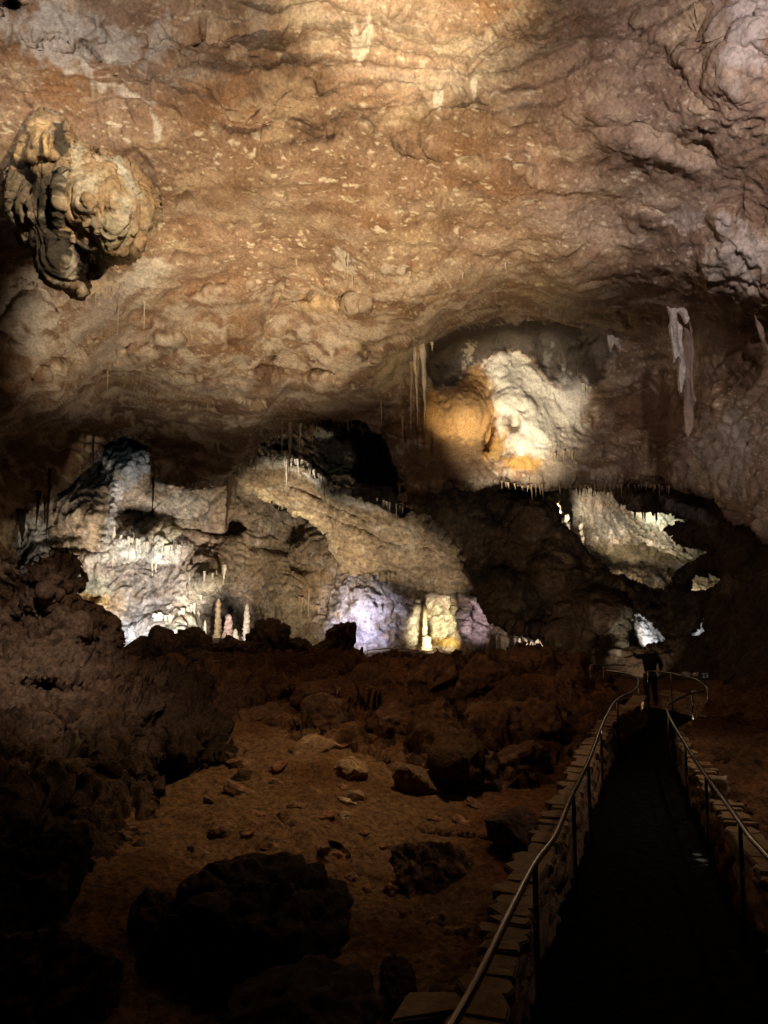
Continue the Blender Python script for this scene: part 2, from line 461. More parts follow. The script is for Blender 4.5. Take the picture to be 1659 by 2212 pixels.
def ceil_disp(P, U, V):
    face = np.clip(2 * blobmask(U, V, 1110, 870, 250, 200), 0, 1)
    W = warp(P, 1.3, .5, 3.0)
    d = .40 * fbm(P, 3.4, 3, 2.0) + .10 * ridge(W, 1.5, 4, 5.0, (1, .8, 1)) + .08 * fbm(W, .6, 4, 9.0, gain=.6)
    d = d - .05 * sstep(.62, .95, ridge(W, 1.3, 2, 15.0)) * sstep(0, .3, fbm(P, 2.5, 1, 16.0)) + .05 * ridge(P, .22, 3, 19.0, (1, .6, 1)) * (1 - .5 * face)
    zt = P[:, 2] * 1.5 + 1.3 * fbm(P, 2.6, 3, 13.0)
    d = d + .16 * sstep(.1, .9, np.abs((zt % 1.0) - .5) * 2) * sstep(-.3, .2, fbm(P, 3.0, 1, 14.0)) * (1 - np.clip(2.5 * blobmask(U, V, 1110, 870, 260, 220), 0, 1))
    d = d + face * (.16 * fbm(W, .7, 5, 27.0, (1, 1, .6), gain=.62) + .05 * ridge(P, .3, 3, 28.0, (1.3, 1, .5)))
    d = d - .16 * sstep(.88, .98, ridge(warp(P, 2.2, .9, 5.0), 4.5, 2, 51.0, (1, .8, 1))) * (1 - face)
    top = sstep(380, 230, V)
    d = d + top * (.22 * fbm(W, 1.3, 5, 23.0, gain=.62) - .12 * sstep(.55, .95, ridge(W, 1.7, 3, 25.0)))
    rough = blobmask(U, V, 1620, 560, 130, 150) + blobmask(U, V, 1640, 60, 170, 170) + .7 * blobmask(U, V, 1600, 970, 150, 170) - .4 * blobmask(U, V, 1640, 60, 170, 170)
    d = d + rough * (.16 * ridge(W, .6, 4, 31.0) + .26 * fbm(W, .55, 5, 33.0, gain=.65))
    drip = sstep(930, 1050, V) + blobmask(U, V, 50, 660, 120, 130) + blobmask(U, V, 290, 600, 120, 80)
    d = d + drip * .10 * ridge(P, .5, 3, 3.0, (1, 1, .12))
    return d


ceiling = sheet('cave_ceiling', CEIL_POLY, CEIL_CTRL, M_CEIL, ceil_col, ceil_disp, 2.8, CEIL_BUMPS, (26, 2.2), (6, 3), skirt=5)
tag(ceiling, kind='structure')

# ------------------------------------------------------------------ lit chamber at the back
BACK_POLY = [(-250, 860), (1300, 860), (1300, 1500), (-250, 1500)]
BACK_CTRL = [(-250, 860, 57), (0, 900, 58), (280, 930, 55), (500, 880, 58), (700, 920, 61), (850, 900, 60), (1200, 900, 58), (700, 1000, 62), (800, 1040, 62), (1000, 1000, 58),
             (-200, 1150, 58), (60, 1150, 57), (120, 1060, 55), (220, 1030, 53.5), (250, 1045, 51), (350, 1055, 51), (470, 1052, 50.5), (215, 1120, 51.5), (170, 1180, 53), (300, 1110, 55), (340, 1090, 54.6),
             (230, 1190, 52.5), (380, 1170, 52), (350, 1240, 52), (440, 1180, 51.5), (250, 1300, 52), (400, 1320, 51), (90, 1250, 55), (180, 1310, 53), (330, 1380, 51), (240, 1390, 51.5),
             (460, 1260, 49.2), (440, 1290, 50.5), (400, 1390, 49.5), (470, 1330, 56.5), (520, 1330, 57.5), (505, 1400, 57), (560, 1300, 54), (600, 1200, 53), (620, 1360, 52.5), (690, 1330, 52.5),
             (760, 1290, 50.5), (800, 1360, 49.5), (720, 1390, 50), (860, 1300, 50), (870, 1390, 51.5), (950, 1340, 53.5), (950, 1390, 53.5), (1000, 1300, 51), (1025, 1290, 48), (1030, 1380, 48), (1090, 1330, 51), (1180, 1380, 50),
             (700, 1180, 53), (900, 1220, 50), (1100, 1200, 50), (1250, 1300, 50), (-200, 1450, 55), (300, 1480, 50), (900, 1480, 50), (1250, 1480, 49)]
BACK_BUMPS = [
    (300, 1115, 70, 34, 8, 2.6, .5), (270, 1105, 30, 12, 0, 1.2, .5), (505, 1140, 28, 28, 0, 3.0, .5), (420, 1148, 90, 12, 6, 1.8, .5), (300, 1150, 40, 10, 30, 1.6, .5), (340, 1175, 20, 8, 50, 1.2, .5),
    (205, 1110, 30, 90, 14, -1.2), (240, 1115, 12, 80, 12, -.9, .8), (160, 1120, 40, 60, 0, -.6), (130, 1165, 60, 16, -10, 1.4, .6), (175, 1190, 60, 14, 10, 1.4, .6), (270, 990, 60, 55, 0, -1.5), (310, 985, 24, 60, 0, -1.0),
    (395, 1085, 60, 34, 5, -.8), (340, 1060, 20, 24, 0, -1.4, .5), (360, 1155, 50, 22, -30, -1.4, .6), (285, 1180, 50, 40, 0, -1.0), (360, 1190, 60, 26, 0, -1.0), (455, 1265, 40, 24, -20, -1.6, .6),
    (395, 1355, 30, 40, 0, -1.0), (325, 1360, 50, 30, 0, -.8), (265, 1370, 40, 30, 0, -.6), (200, 1290, 36, 14, 0, 1.4, .5), (590, 1190, 60, 14, 10, 1.2, .6), (650, 1230, 30, 20, 20, 1.4, .5), (640, 1155, 30, 34, 30, 2.0, .5),
    (720, 1290, 20, 70, 12, 1.4, .5), (780, 1300, 70, 70, 0, -1.4), (870, 1270, 50, 30, 0, -1.0), (945, 1350, 55, 55, 0, 1.6, .5), (950, 1355, 44, 42, 0, -1.4, .7), (1000, 1320, 16, 70, -8, -2.0, .5), (1018, 1318, 14, 18, 0, 2.5, .4),
    (1020, 1260, 40, 10, -5, -2.4, .4), (1008, 1235, 10, 9, 0, -1.6, .5), (895, 1350, 26, 60, 0, -.8), (620, 1300, 40, 70, 0, -.6), (660, 1370, 40, 40, 0, 1.0), (570, 1310, 20, 90, 0, .6),
]
BACK_PATCH = [
    (60, 1160, 60, 80, 0, (.50, .48, .42), .7), (280, 985, 100, 65, 0, (.44, .46, .47), .85), (190, 1110, 60, 90, 12, (.52, .38, .24), .6), (240, 1110, 16, 90, 12, (.70, .64, .60), .85), (300, 1150, 50, 12, 20, (.12, .09, .07), .8), (345, 1180, 14, 16, 0, (.12, .09, .06), .7),
    (300, 1110, 60, 30, 0, (.14, .10, .07), .8), (390, 1080, 70, 40, 0, (.62, .53, .42), .8), (360, 1160, 55, 26, -25, (.80, .68, .46), .9), (420, 1140, 70, 18, 0, (.36, .27, .18), .7),  # dark alcove colours, here and above, hold the shade of the recesses
    (285, 1185, 80, 50, 0, (.82, .78, .70), .9), (370, 1195, 80, 36, 0, (.82, .79, .72), .9), (300, 1250, 130, 50, 0, (.52, .46, .42), .6), (430, 1200, 60, 70, 0, (.44, .30, .21), .7),
    (210, 1265, 60, 26, 0, (.40, .40, .33), .8), (200, 1300, 50, 26, 0, (.68, .46, .20), .8), (320, 1330, 110, 60, 0, (.52, .47, .44), .7), (395, 1365, 60, 40, -30, (.85, .80, .66), .9), (270, 1375, 60, 40, 0, (.70, .68, .66), .8),
    (455, 1255, 50, 36, -10, (.74, .64, .46), .7), (485, 1325, 64, 60, 0, (.13, .105, .085), .95), (525, 1335, 44, 60, 0, (.15, .12, .09), .9), (600, 1220, 130, 90, 0, (.33, .25, .16), .7), (620, 1310, 70, 70, 0, (.33, .26, .16), .7), (680, 1260, 60, 50, 20, (.36, .25, .12), .7),  # darkest browns paint the shade of the cavity behind the stalagmites
    (780, 1310, 90, 80, 0, (.66, .60, .62), .9), (790, 1370, 70, 40, 0, (.72, .68, .78), .8), (870, 1280, 60, 40, 0, (.40, .36, .34), .7), (950, 1345, 58, 55, 0, (.78, .70, .48), .95), (960, 1390, 50, 16, 0, (.70, .42, .08), .8),
    (895, 1350, 30, 60, 0, (.70, .62, .46), .7), (1030, 1330, 30, 90, 0, (.68, .54, .54), .8), (1000, 1260, 60, 30, 0, (.60, .52, .44), .6), (1090, 1310, 40, 60, 0, (.3, .23, .17), .7), (1160, 1385, 60, 24, 0, (.80, .70, .60), .9),
    (745, 975, 150, 85, 15, (.035, .032, .028), 1.0), (620, 955, 30, 30, 0, (.03, .028, .025), 1.0), (850, 1030, 60, 60, 0, (.12, .11, .09), .6), (700, 935, 40, 16, 0, (.70, .66, .56), .7), (780, 995, 50, 16, 20, (.2, .18, .14), .6),  # near-black colour stands in for the shade inside the arch
]


def back_col(P, U, V):
    a = fbm(P, 5, 3, 1.0); b = fbm(P, 1.5, 3, 4.0, (1, 1, .6)); s = fbm(P, .9, 3, 14.0, (1, 1, .1))
    C = np.tile(np.array([.42, .32, .23]), (len(P), 1))
    C = mixc(C, np.array([.31, .21, .12]), sstep(-.05, .35, a) * .8)
    C = mixc(C, np.array([.55, .47, .38]), sstep(0, .4, -a) * .7)
    C = mixc(C, np.array([.22, .15, .09]), sstep(.1, .4, b) * .6)
    C = mixc(C, C * .4 + .42, sstep(.15, .42, fbm(P, .5, 3, 39.0, (1, 1, .35))) * .5)
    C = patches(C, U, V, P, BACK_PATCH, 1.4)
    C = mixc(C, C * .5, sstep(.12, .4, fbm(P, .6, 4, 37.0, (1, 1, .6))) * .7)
    C = C * (1 + .7 * s)[:, None] * (1 + .5 * fbm(P, .3, 3, 33.0))[:, None]
    return C


def back_disp(P, U, V):
    W = warp(P, 1.8, .8, 2.0)
    d = .7 * fbm(P, 4.5, 3, 2.0) + .3 * ridge(W, 1.7, 4, 5.0, (1, 1, .7)) + .22 * fbm(W, .7, 4, 9.0, gain=.6) - .22 * sstep(.5, .95, ridge(W, 1.3, 2, 17.0, (.6, .6, 1.3))) + .07 * ridge(P, .3, 3, 18.0)
    drip = .35 + blobmask(U, V, 320, 1230, 200, 130) + blobmask(U, V, 390, 1360, 100, 60) + blobmask(U, V, 640, 1320, 120, 90)
    d = d + drip * .22 * ridge(W, .8, 4, 3.0, (1, 1, .1))
    coral = blobmask(U, V, 790, 1330, 130, 110) + blobmask(U, V, 1030, 1330, 50, 100)
    d = d + coral * .35 * ridge(W, .7, 5, 41.0)
    cab = blobmask(U, V, 950, 1350, 60, 55)
    d = d + cab * .3 * np.abs(fbm(P, 1.0, 2, 43.0))
    return d


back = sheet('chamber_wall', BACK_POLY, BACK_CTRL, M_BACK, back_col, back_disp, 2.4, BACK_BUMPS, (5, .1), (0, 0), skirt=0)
tag(back, kind='structure')

# sloping slab under the arch
SLAB_POLY = [(486, 1042), (502, 1020), (530, 1000), (562, 986), (620, 985), (645, 998), (668, 1018), (700, 1040), (740, 1060), (800, 1088), (850, 1104), (880, 1112), (1100, 1100), (1140, 1330),
             (1060, 1330), (1020, 1290), (960, 1272), (900, 1262), (830, 1250), (770, 1240), (738, 1222), (715, 1180), (690, 1136), (676, 1121), (640, 1112), (600, 1092), (560, 1072), (520, 1056)]
SLAB_CTRL = [(486, 1042, 44.6), (562, 986, 43), (620, 985, 43), (660, 1010, 43), (740, 1058, 43), (800, 1088, 43), (860, 1104, 43.2), (560, 1070, 46.8), (640, 1110, 47.2), (690, 1136, 47.4), (620, 1040, 45),
             (740, 1140, 46), (760, 1230, 47.4), (860, 1180, 45.4), (950, 1180, 44.8), (900, 1260, 47), (1000, 1240, 45.6), (1100, 1110, 45.5), (1120, 1250, 45.5), (1060, 1320, 47.4)]
SLAB_BUMPS = [(720, 1165, 14, 50, -25, -.25, .8), (800, 1150, 120, 8, 24, .5, .5), (700, 1080, 120, 8, 26, .5, .5), (880, 1200, 80, 30, 10, -.6), (960, 1160, 60, 10, 40, -.7, .6), (1000, 1200, 60, 12, 45, -.6, .6), (820, 1235, 50, 14, 0, .7, .6), (580, 1040, 60, 6, 25, .4, .5)]
SLAB_PATCH = [(560, 1060, 120, 12, 28, (.68, .55, .36), .9), (660, 1112, 40, 14, 20, (.72, .58, .36), .9), (600, 990, 60, 14, 10, (.72, .68, .60), .8), (720, 1050, 110, 14, 28, (.66, .63, .58), .8), (810, 1088, 50, 12, 20, (.62, .57, .48), .7),
              (960, 1150, 60, 20, 40, (.46, .40, .34), .6), (650, 1060, 90, 26, 28, (.34, .25, .16), .6), (800, 1180, 130, 50, 20, (.30, .215, .13), .6), (1040, 1190, 90, 90, 0, (.20, .15, .10), .8), (724, 1180, 12, 50, -20, (.46, .38, .28), .3)]


def slab_col(P, U, V):
    a = fbm(P, 3, 3, 51.0); b = fbm(P, 1.0, 3, 54.0, (.45, 1, 2.2))
    C = np.tile(np.array([.42, .32, .21]), (len(P), 1))
    C = mixc(C, np.array([.30, .215, .13]), sstep(0, .35, a))
    C = mixc(C, np.array([.56, .48, .37]), sstep(.05, .35, b) * .8)
    C = mixc(C, np.array([.17, .12, .075]), sstep(.05, .3, fbm(P, .8, 4, 57.0, (.4, 1, 1.6), gain=.6)) * .55)
    return patches(C, U, V, P, SLAB_PATCH, 1.2) * (1 + .5 * fbm(P, .3, 3, 53.0))[:, None]


def slab_disp(P, U, V):
    t = P[:, 2] + .42 * P[:, 0]
    q = np.stack([P[:, 0] * .18, P[:, 1] * .3, t * 1.1], -1)
    return .5 * fbm(P, 3.4, 3, 52.0) + .28 * ridge(q, 1.0, 3, 55.0) + .18 * ridge(P, .9, 4, 58.0) + .14 * fbm(P, .4, 4, 59.0, gain=.6)


slab = sheet('sloping_rock_slab', SLAB_POLY, SLAB_CTRL, M_BACK, slab_col, slab_disp, 2.2, SLAB_BUMPS, (5, .4), (8, 4), skirt=2)
tag(slab, kind='structure')

# dark wall under the hanging rock, with the openings through it
HOLE_F = [(1200, 1092), (1218, 1058), (1262, 1048), (1294, 1048), (1320, 1058), (1338, 1074), (1352, 1084), (1371, 1097), (1400, 1097), (1430, 1095), (1452, 1103), (1480, 1124), (1454, 1134),
          (1432, 1142), (1450, 1160), (1470, 1176), (1500, 1182), (1528, 1182), (1533, 1196), (1520, 1208), (1496, 1220), (1478, 1236), (1462, 1244), (1444, 1272), (1412, 1272), (1380, 1264), (1330, 1244), (1284, 1208), (1254, 1172), (1230, 1150), (1206, 1136)]
HOLE_G = [(1356, 1404), (1352, 1370), (1362, 1335), (1374, 1317), (1384, 1320), (1400, 1340), (1418, 1360), (1433, 1376), (1424, 1386), (1410, 1392), (1402, 1404)]
HOLE_H = [(1496, 1382), (1508, 1358), (1528, 1328), (1548, 1324), (1550, 1378), (1525, 1390)]
HOLE_K = [(1490, 1274), (1489, 1252), (1508, 1240), (1544, 1237), (1552, 1252), (1537, 1274), (1512, 1286)]
DARK_POLY = [(866, 1030), (1700, 1000), (2200, 1000), (2200, 1560), (1200, 1560), (1200, 1402), (1180, 1378), (1150, 1370), (1110, 1364), (1085, 1352), (1062, 1330), (1040, 1285), (1020, 1262), (1002, 1238), (992, 1190), (952, 1148), (905, 1122), (872, 1098)]
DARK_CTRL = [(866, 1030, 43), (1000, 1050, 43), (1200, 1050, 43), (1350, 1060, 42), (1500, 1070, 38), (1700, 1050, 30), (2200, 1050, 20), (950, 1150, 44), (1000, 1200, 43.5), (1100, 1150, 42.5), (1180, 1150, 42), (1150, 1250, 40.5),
             (1300, 1260, 41), (1420, 1290, 41), (1480, 1150, 37), (1550, 1200, 34), (1100, 1350, 40), (1250, 1380, 37), (1340, 1330, 37), (1450, 1400, 36), (1480, 1330, 37), (1560, 1350, 31), (1659, 1250, 27), (1659, 1450, 24), (2200, 1300, 18), (2200, 1560, 16), (1250, 1540, 33), (1450, 1540, 30)]
DARK_BUMPS = [(1120, 1060, 90, 20, 0, 1.2), (1140, 1120, 50, 70, 0, -1.0), (1060, 1120, 70, 30, 20, 1.0), (1200, 1230, 70, 70, 30, -1.2), (1150, 1330, 80, 50, 0, 1.8), (1300, 1310, 60, 60, 0, -1.0), (1100, 1230, 50, 30, 20, 1.5), (1340, 1270, 80, 20, 15, -1.4), (1480, 1290, 60, 20, 0, -1.0), (1300, 1390, 40, 50, 0, 1.5)]
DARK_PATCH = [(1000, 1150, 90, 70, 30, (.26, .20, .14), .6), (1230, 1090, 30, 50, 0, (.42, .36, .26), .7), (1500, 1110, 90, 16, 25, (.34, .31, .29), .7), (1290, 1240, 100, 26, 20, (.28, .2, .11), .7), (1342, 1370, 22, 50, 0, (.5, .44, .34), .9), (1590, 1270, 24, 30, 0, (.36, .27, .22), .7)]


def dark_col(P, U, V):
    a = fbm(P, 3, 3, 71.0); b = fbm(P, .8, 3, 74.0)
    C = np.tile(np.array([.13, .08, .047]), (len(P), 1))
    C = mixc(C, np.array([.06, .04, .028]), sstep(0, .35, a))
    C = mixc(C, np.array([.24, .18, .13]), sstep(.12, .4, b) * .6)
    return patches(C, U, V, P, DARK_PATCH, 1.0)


def dark_disp(P, U, V):
    W = warp(P, 1.4, .6, 7.0)
    return .6 * fbm(P, 3.6, 3, 72.0) + .3 * ridge(W, 1.2, 4, 75.0) + .16 * ridge(W, .6, 4, 78.0, (1, 1, .25)) + .16 * fbm(W, .4, 4, 79.0, gain=.6)


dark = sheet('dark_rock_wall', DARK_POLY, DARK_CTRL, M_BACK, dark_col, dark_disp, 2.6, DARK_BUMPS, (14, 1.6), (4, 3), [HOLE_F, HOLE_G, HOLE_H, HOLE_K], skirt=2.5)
tag(dark, kind='structure')

# chamber seen through the large opening on the right
FAR_POLY = [(1120, 1000), (1700, 1000), (1700, 1330), (1120, 1330)]
FAR_CTRL = [(1120, 1000, 47), (1200, 1080, 47.5), (1240, 1060, 50), (1300, 1060, 53), (1400, 1080, 57), (1480, 1100, 59), (1300, 1130, 52), (1400, 1140, 55), (1450, 1140, 56), (1250, 1150, 49), (1330, 1180, 51), (1430, 1180, 53), (1500, 1160, 57), (1520, 1195, 55),
            (1300, 1205, 50), (1290, 1215, 47.5), (1360, 1225, 48), (1400, 1250, 46.5), (1450, 1230, 49), (1500, 1220, 52), (1520, 1260, 50), (1600, 1260, 50), (1150, 1300, 46), (1400, 1320, 45), (1680, 1320, 48), (1680, 1020, 58)]
FAR_PATCH = [(1270, 1090, 90, 50, 0, (.66, .54, .42), .8), (1230, 1110, 30, 50, 0, (.72, .66, .54), .8), (1330, 1085, 70, 30, 10, (.66, .50, .38), .7), (1420, 1135, 60, 24, -10, (.62, .63, .47), .85), (1440, 1110, 60, 16, 0, (.78, .72, .58), .8),
             (1440, 1170, 70, 30, 0, (.68, .58, .44), .8), (1310, 1140, 60, 40, 0, (.66, .62, .56), .6), (1360, 1200, 140, 20, 5, (.32, .25, .14), .8), (1340, 1225, 110, 16, 12, (.44, .35, .2), .8), (1440, 1210, 60, 20, 0, (.40, .33, .18), .8), (1470, 1235, 26, 16, 0, (.72, .66, .7), .7), (1420, 1255, 16, 12, 0, (.72, .64, .66), .7),
             (1525, 1260, 60, 30, 0, (.55, .45, .31), .9)]


def far_col(P, U, V):
    b = fbm(P, 1.0, 3, 84.0); s = fbm(P, .8, 3, 88.0, (1, 1, .12))
    C = np.tile(np.array([.52, .43, .31]), (len(P), 1))
    C = mixc(C, np.array([.34, .26, .17]), sstep(.1, .4, b) * .7)
    C = patches(C, U, V, P, FAR_PATCH, 1.2)
    return C * (1 + .6 * s)[:, None]


def far_disp(P, U, V):
    return .45 * fbm(P, 3.2, 3, 82.0) + .42 * ridge(warp(P, 1.5, .3), .95, 3, 83.0, (1, 1, .07)) + .2 * ridge(P, .7, 4, 85.0) + .14 * fbm(P, .35, 4, 89.0, gain=.6)


far = sheet('side_chamber_wall', FAR_POLY, FAR_CTRL, M_BACK, far_col, far_disp, 2.2, [(1400, 1190, 90, 8, 4, .8, .6), (1330, 1215, 60, 6, 10, -.6, .5)], (4, .1), (0, 0), skirt=0)
tag(far, kind='structure')
NICHE_POLY = [(1290, 1285), (1620, 1285), (1620, 1450), (1290, 1450)]
niche = sheet('niche_wall', NICHE_POLY, [(1290, 1285, 44), (1350, 1370, 41.5), (1380, 1330, 43.5), (1420, 1380, 44.5), (1500, 1350, 45), (1540, 1360, 44), (1620, 1285, 45), (1620, 1450, 43), (1290, 1450, 42), (1450, 1450, 42)], M_BACK,
              lambda P, U, V: patches(np.tile(np.array([.62, .58, .54]), (len(P), 1)), U, V, P, [(1360, 1370, 24, 50, 0, (.50, .42, .30), .8)], .8) * (1 + .9 * fbm(P, .45, 3, 91.0))[:, None],
              lambda P, U, V: .4 * fbm(P, 1.4, 3, 92.0) + .3 * ridge(P, .55, 3, 93.0), 2.4, (), (4, .1), (0, 0), skirt=0)
tag(niche, kind='structure')

# ------------------------------------------------------------------ ground


def ground_col(P, U, V):
    a = fbm(P, 1.8, 3, 101.0); b = fbm(P, .35, 3, 104.0)
    C = np.tile(np.array([.24, .135, .066]), (len(P), 1))
    C = mixc(C, np.array([.17, .082, .036]), sstep(-.05, .35, a))
    C = mixc(C, np.array([.17, .065, .026]), blobmask(U, V, 1150, 1800, 220, 180) * .7)
    C = mixc(C, np.array([.13, .07, .035]), sstep(.15, .42, b) * .7)
    return C


SAND_POLY = [(-700, 1470), (2400, 1470), (2400, 3000), (-700, 3000)]
SAND_CTRL = [(-700, 1470, 22), (300, 1470, 24), (900, 1470, 26), (1500, 1470, 28), (2300, 1470, 22), (500, 1600, 15.6), (700, 1700, 12.9), (850, 1800, 11.4), (850, 1900, 9.9), (500, 1900, 9.6), (900, 2050, 7.7), (300, 1950, 8.4),
             (850, 2212, 6.1), (1200, 1700, 13.3), (1100, 2000, 8.4), (1000, 2212, 6.1), (1400, 1700, 13.6), (1400, 2000, 8.5), (1400, 2300, 5.7), (1659, 1700, 12.5), (1659, 2000, 8.3), (1659, 2300, 5.5), (1500, 1550, 21), (1200, 1550, 19),
             (0, 1700, 12.6), (0, 2000, 7.9), (0, 2212, 5.9), (400, 2212, 5.9), (-700, 1900, 9), (-700, 3000, 3), (0, 3000, 3.1), (830, 3000, 3.1), (1659, 3000, 3.1), (2300, 3000, 3), (2300, 1900, 9)]


def sand_disp(P, U, V):
    on_path = blobmask(U, V, 1380, 1800, 220, 520, 10)
    return (.24 * fbm(P, 1.7, 3, 111.0) + .10 * ridge(warp(P, .8, .4), .7, 4, 113.0) + .05 * fbm(P, .2, 4, 117.0, gain=.6)) * (1 - .85 * sstep(1030, 1180, U))


sand = sheet('ground', SAND_POLY, SAND_CTRL, M_GROUND, ground_col, sand_disp, 3.0, [(1000, 1800, 120, 14, 4, -.25, .6), (620, 1800, 26, 60, -40, .3), (720, 1850, 50, 40, 0, .3)], (5, .1), (0, 0), skirt=0)
tag(sand, kind='structure')

n = 260
gx, gy = np.meshgrid(np.linspace(-45, 40, n), np.linspace(20, 62, n))
RP = np.stack([gx.ravel(), gy.ravel(), 0 * gx.ravel()], -1)
RP[:, 2] = -.5 + .5 * fbm(RP, 4, 4, 121.0) + .2 * ridge(RP, 1.2, 3, 123.0)
idx = np.arange(n * n).reshape(n, n)
RQ = np.stack([idx[:-1, :-1].ravel(), idx[:-1, 1:].ravel(), idx[1:, 1:].ravel(), idx[1:, :-1].ravel()], -1)
rear = np_mesh('chamber_floor', RP, RQ, M_BACK, np.tile(np.array([.22, .15, .095]), (n * n, 1)) * (1 + .6 * fbm(RP, .9, 3, 125.0))[:, None])
tag(rear, kind='structure')

# mound on the left
LEFT_POLY = [(-700, 1330), (-200, 1310), (0, 1285), (40, 1255), (85, 1220), (125, 1207), (155, 1213), (166, 1245), (163, 1298), (185, 1322), (215, 1337), (240, 1348), (250, 1378), (262, 1398), (290, 1422), (380, 1442), (440, 1472), (470, 1520), (500, 1580), (530, 1640), (546, 1690),
             (525, 1705), (480, 1660), (430, 1660), (370, 1655), (312, 1680), (330, 1760), (352, 1830), (300, 1865), (255, 1850), (235, 1880), (180, 1915), (130, 1972), (142, 2015), (60, 2070), (-100, 2150), (-700, 2200)]
LEFT_CTRL = [(-700, 1330, 15), (-200, 1310, 17), (0, 1285, 18.5), (125, 1207, 20), (160, 1260, 19.6), (160, 1300, 18.6), (240, 1348, 20), (262, 1398, 20), (380, 1442, 21), (470, 1520, 18), (500, 1580, 16), (546, 1690, 13.2), (430, 1660, 13.2), (312, 1680, 12.4), (352, 1830, 10.5), (255, 1850, 9.9),
             (130, 1972, 8.3), (142, 2015, 7.8), (60, 2070, 7.2), (80, 1300, 17.6), (100, 1400, 16), (200, 1450, 15.8), (0, 1450, 14.6), (100, 1550, 13.4), (300, 1550, 14.2), (0, 1700, 10.6), (180, 1700, 11.4), (0, 1900, 8), (-700, 1700, 9), (-700, 2200, 5.5), (-300, 1500, 13)]
LEFT_BUMPS = [(110, 1255, 60, 50, 0, -1.0), (60, 1345, 90, 40, -20, .7), (190, 1400, 60, 40, 20, .9), (200, 1370, 40, 30, 0, .8, .6), (100, 1490, 100, 30, 0, .8), (300, 1500, 90, 30, 20, .7), (400, 1600, 60, 60, 30, -.8), (250, 1650, 60, 50, 0, -.6), (140, 1600, 60, 30, 0, .7), (80, 1790, 120, 70, 0, .8), (330, 1580, 40, 90, 20, .6)]


def left_col(P, U, V):
    a = fbm(P, 1.6, 3, 131.0); b = fbm(P, .4, 3, 134.0)
    C = np.tile(np.array([.11, .07, .045]), (len(P), 1))
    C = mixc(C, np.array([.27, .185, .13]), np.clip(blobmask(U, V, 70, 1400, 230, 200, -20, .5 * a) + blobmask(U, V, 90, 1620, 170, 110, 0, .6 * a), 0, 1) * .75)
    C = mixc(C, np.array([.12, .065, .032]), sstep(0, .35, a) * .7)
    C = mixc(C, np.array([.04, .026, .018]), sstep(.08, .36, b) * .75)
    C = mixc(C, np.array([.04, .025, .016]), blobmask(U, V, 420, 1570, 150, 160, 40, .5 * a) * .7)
    return C


def left_disp(P, U, V):
    W = warp(P, .9, .4, 4.0)
    return .45 * fbm(P, 1.8, 3, 132.0) + .30 * ridge(W, .9, 4, 135.0) + .22 * fbm(W, .5, 5, 138.0, gain=.65) - .26 * sstep(.45, .9, ridge(W, .5, 2, 139.0))


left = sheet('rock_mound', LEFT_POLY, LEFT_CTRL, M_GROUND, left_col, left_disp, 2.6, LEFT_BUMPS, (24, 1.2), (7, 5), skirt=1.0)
tag(left, kind='structure')

# broken ledges in the middle distance
MID_POLY = [(230, 1440), (330, 1447), (440, 1442), (560, 1434), (640, 1412), (658, 1410), (710, 1416), (780, 1420), (873, 1424), (946, 1431), (1033, 1437), (1043, 1417), (1075, 1405), (1144, 1400), (1193, 1403), (1230, 1417), (1270, 1427), (1290, 1452), (1320, 1482), (1332, 1520),
            (1290, 1560), (1262, 1620), (1245, 1680), (1160, 1724), (1050, 1730), (1000, 1745), (920, 1720), (860, 1680), (760, 1650), (610, 1606), (520, 1600), (440, 1540), (300, 1500)]
MID_CTRL = [(230, 1440, 24), (440, 1442, 25), (640, 1412, 26), (780, 1420, 25), (946, 1431, 24.5), (1033, 1437, 24.5), (1075, 1405, 25), (1193, 1403, 25), (1270, 1427, 24), (1320, 1482, 21.5), (1332, 1520, 19.5), (1262, 1620, 16), (1160, 1724, 13.2), (1000, 1745, 13), (920, 1700, 13.8),
            (760, 1650, 15), (610, 1606, 16), (520, 1600, 16.2), (300, 1500, 20), (500, 1500, 19.5), (620, 1480, 21.5), (700, 1560, 17.6), (560, 1560, 17.4), (850, 1500, 20), (850, 1600, 17.4), (1000, 1480, 20.6), (1000, 1560, 17.2), (980, 1600, 15), (1000, 1680, 14.2), (1130, 1500, 19.4), (1150, 1600, 16), (1100, 1660, 14.6), (1200, 1520, 18.5), (1240, 1460, 21)]
MID_BUMPS = [(560, 1560, 80, 12, 0, 1.0, .5), (720, 1540, 40, 30, 0, -.8), (680, 1590, 60, 12, 0, .9, .5), (850, 1450, 90, 16, 0, -.8), (800, 1530, 60, 14, 8, .9, .5), (960, 1530, 60, 12, 0, .7, .5), (1060, 1450, 60, 14, 0, .7, .5), (1080, 1520, 20, 60, 0, .9, .5), (1000, 1650, 60, 60, 0, -1.2, .6), (1200, 1600, 50, 40, 0, 1.0, .6), (1150, 1570, 60, 14, 20, .8, .5), (900, 1600, 14, 60, 0, .8, .5), (640, 1520, 80, 10, 0, .7, .5), (760, 1470, 60, 14, -10, .8, .5), (1180, 1470, 50, 14, 0, .8, .5)]


def mid_col(P, U, V):
    a = fbm(P, 1.9, 3, 141.0); b = fbm(P, .5, 3, 144.0)
    C = np.tile(np.array([.20, .105, .052]), (len(P), 1))
    C = mixc(C, np.array([.11, .057, .029]), sstep(-.05, .35, a))
    C = mixc(C, np.array([.20, .12, .062]), sstep(.1, .4, -b) * .6)
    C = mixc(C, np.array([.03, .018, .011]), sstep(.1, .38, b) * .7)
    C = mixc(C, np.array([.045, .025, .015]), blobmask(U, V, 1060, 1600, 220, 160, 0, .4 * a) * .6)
    return C


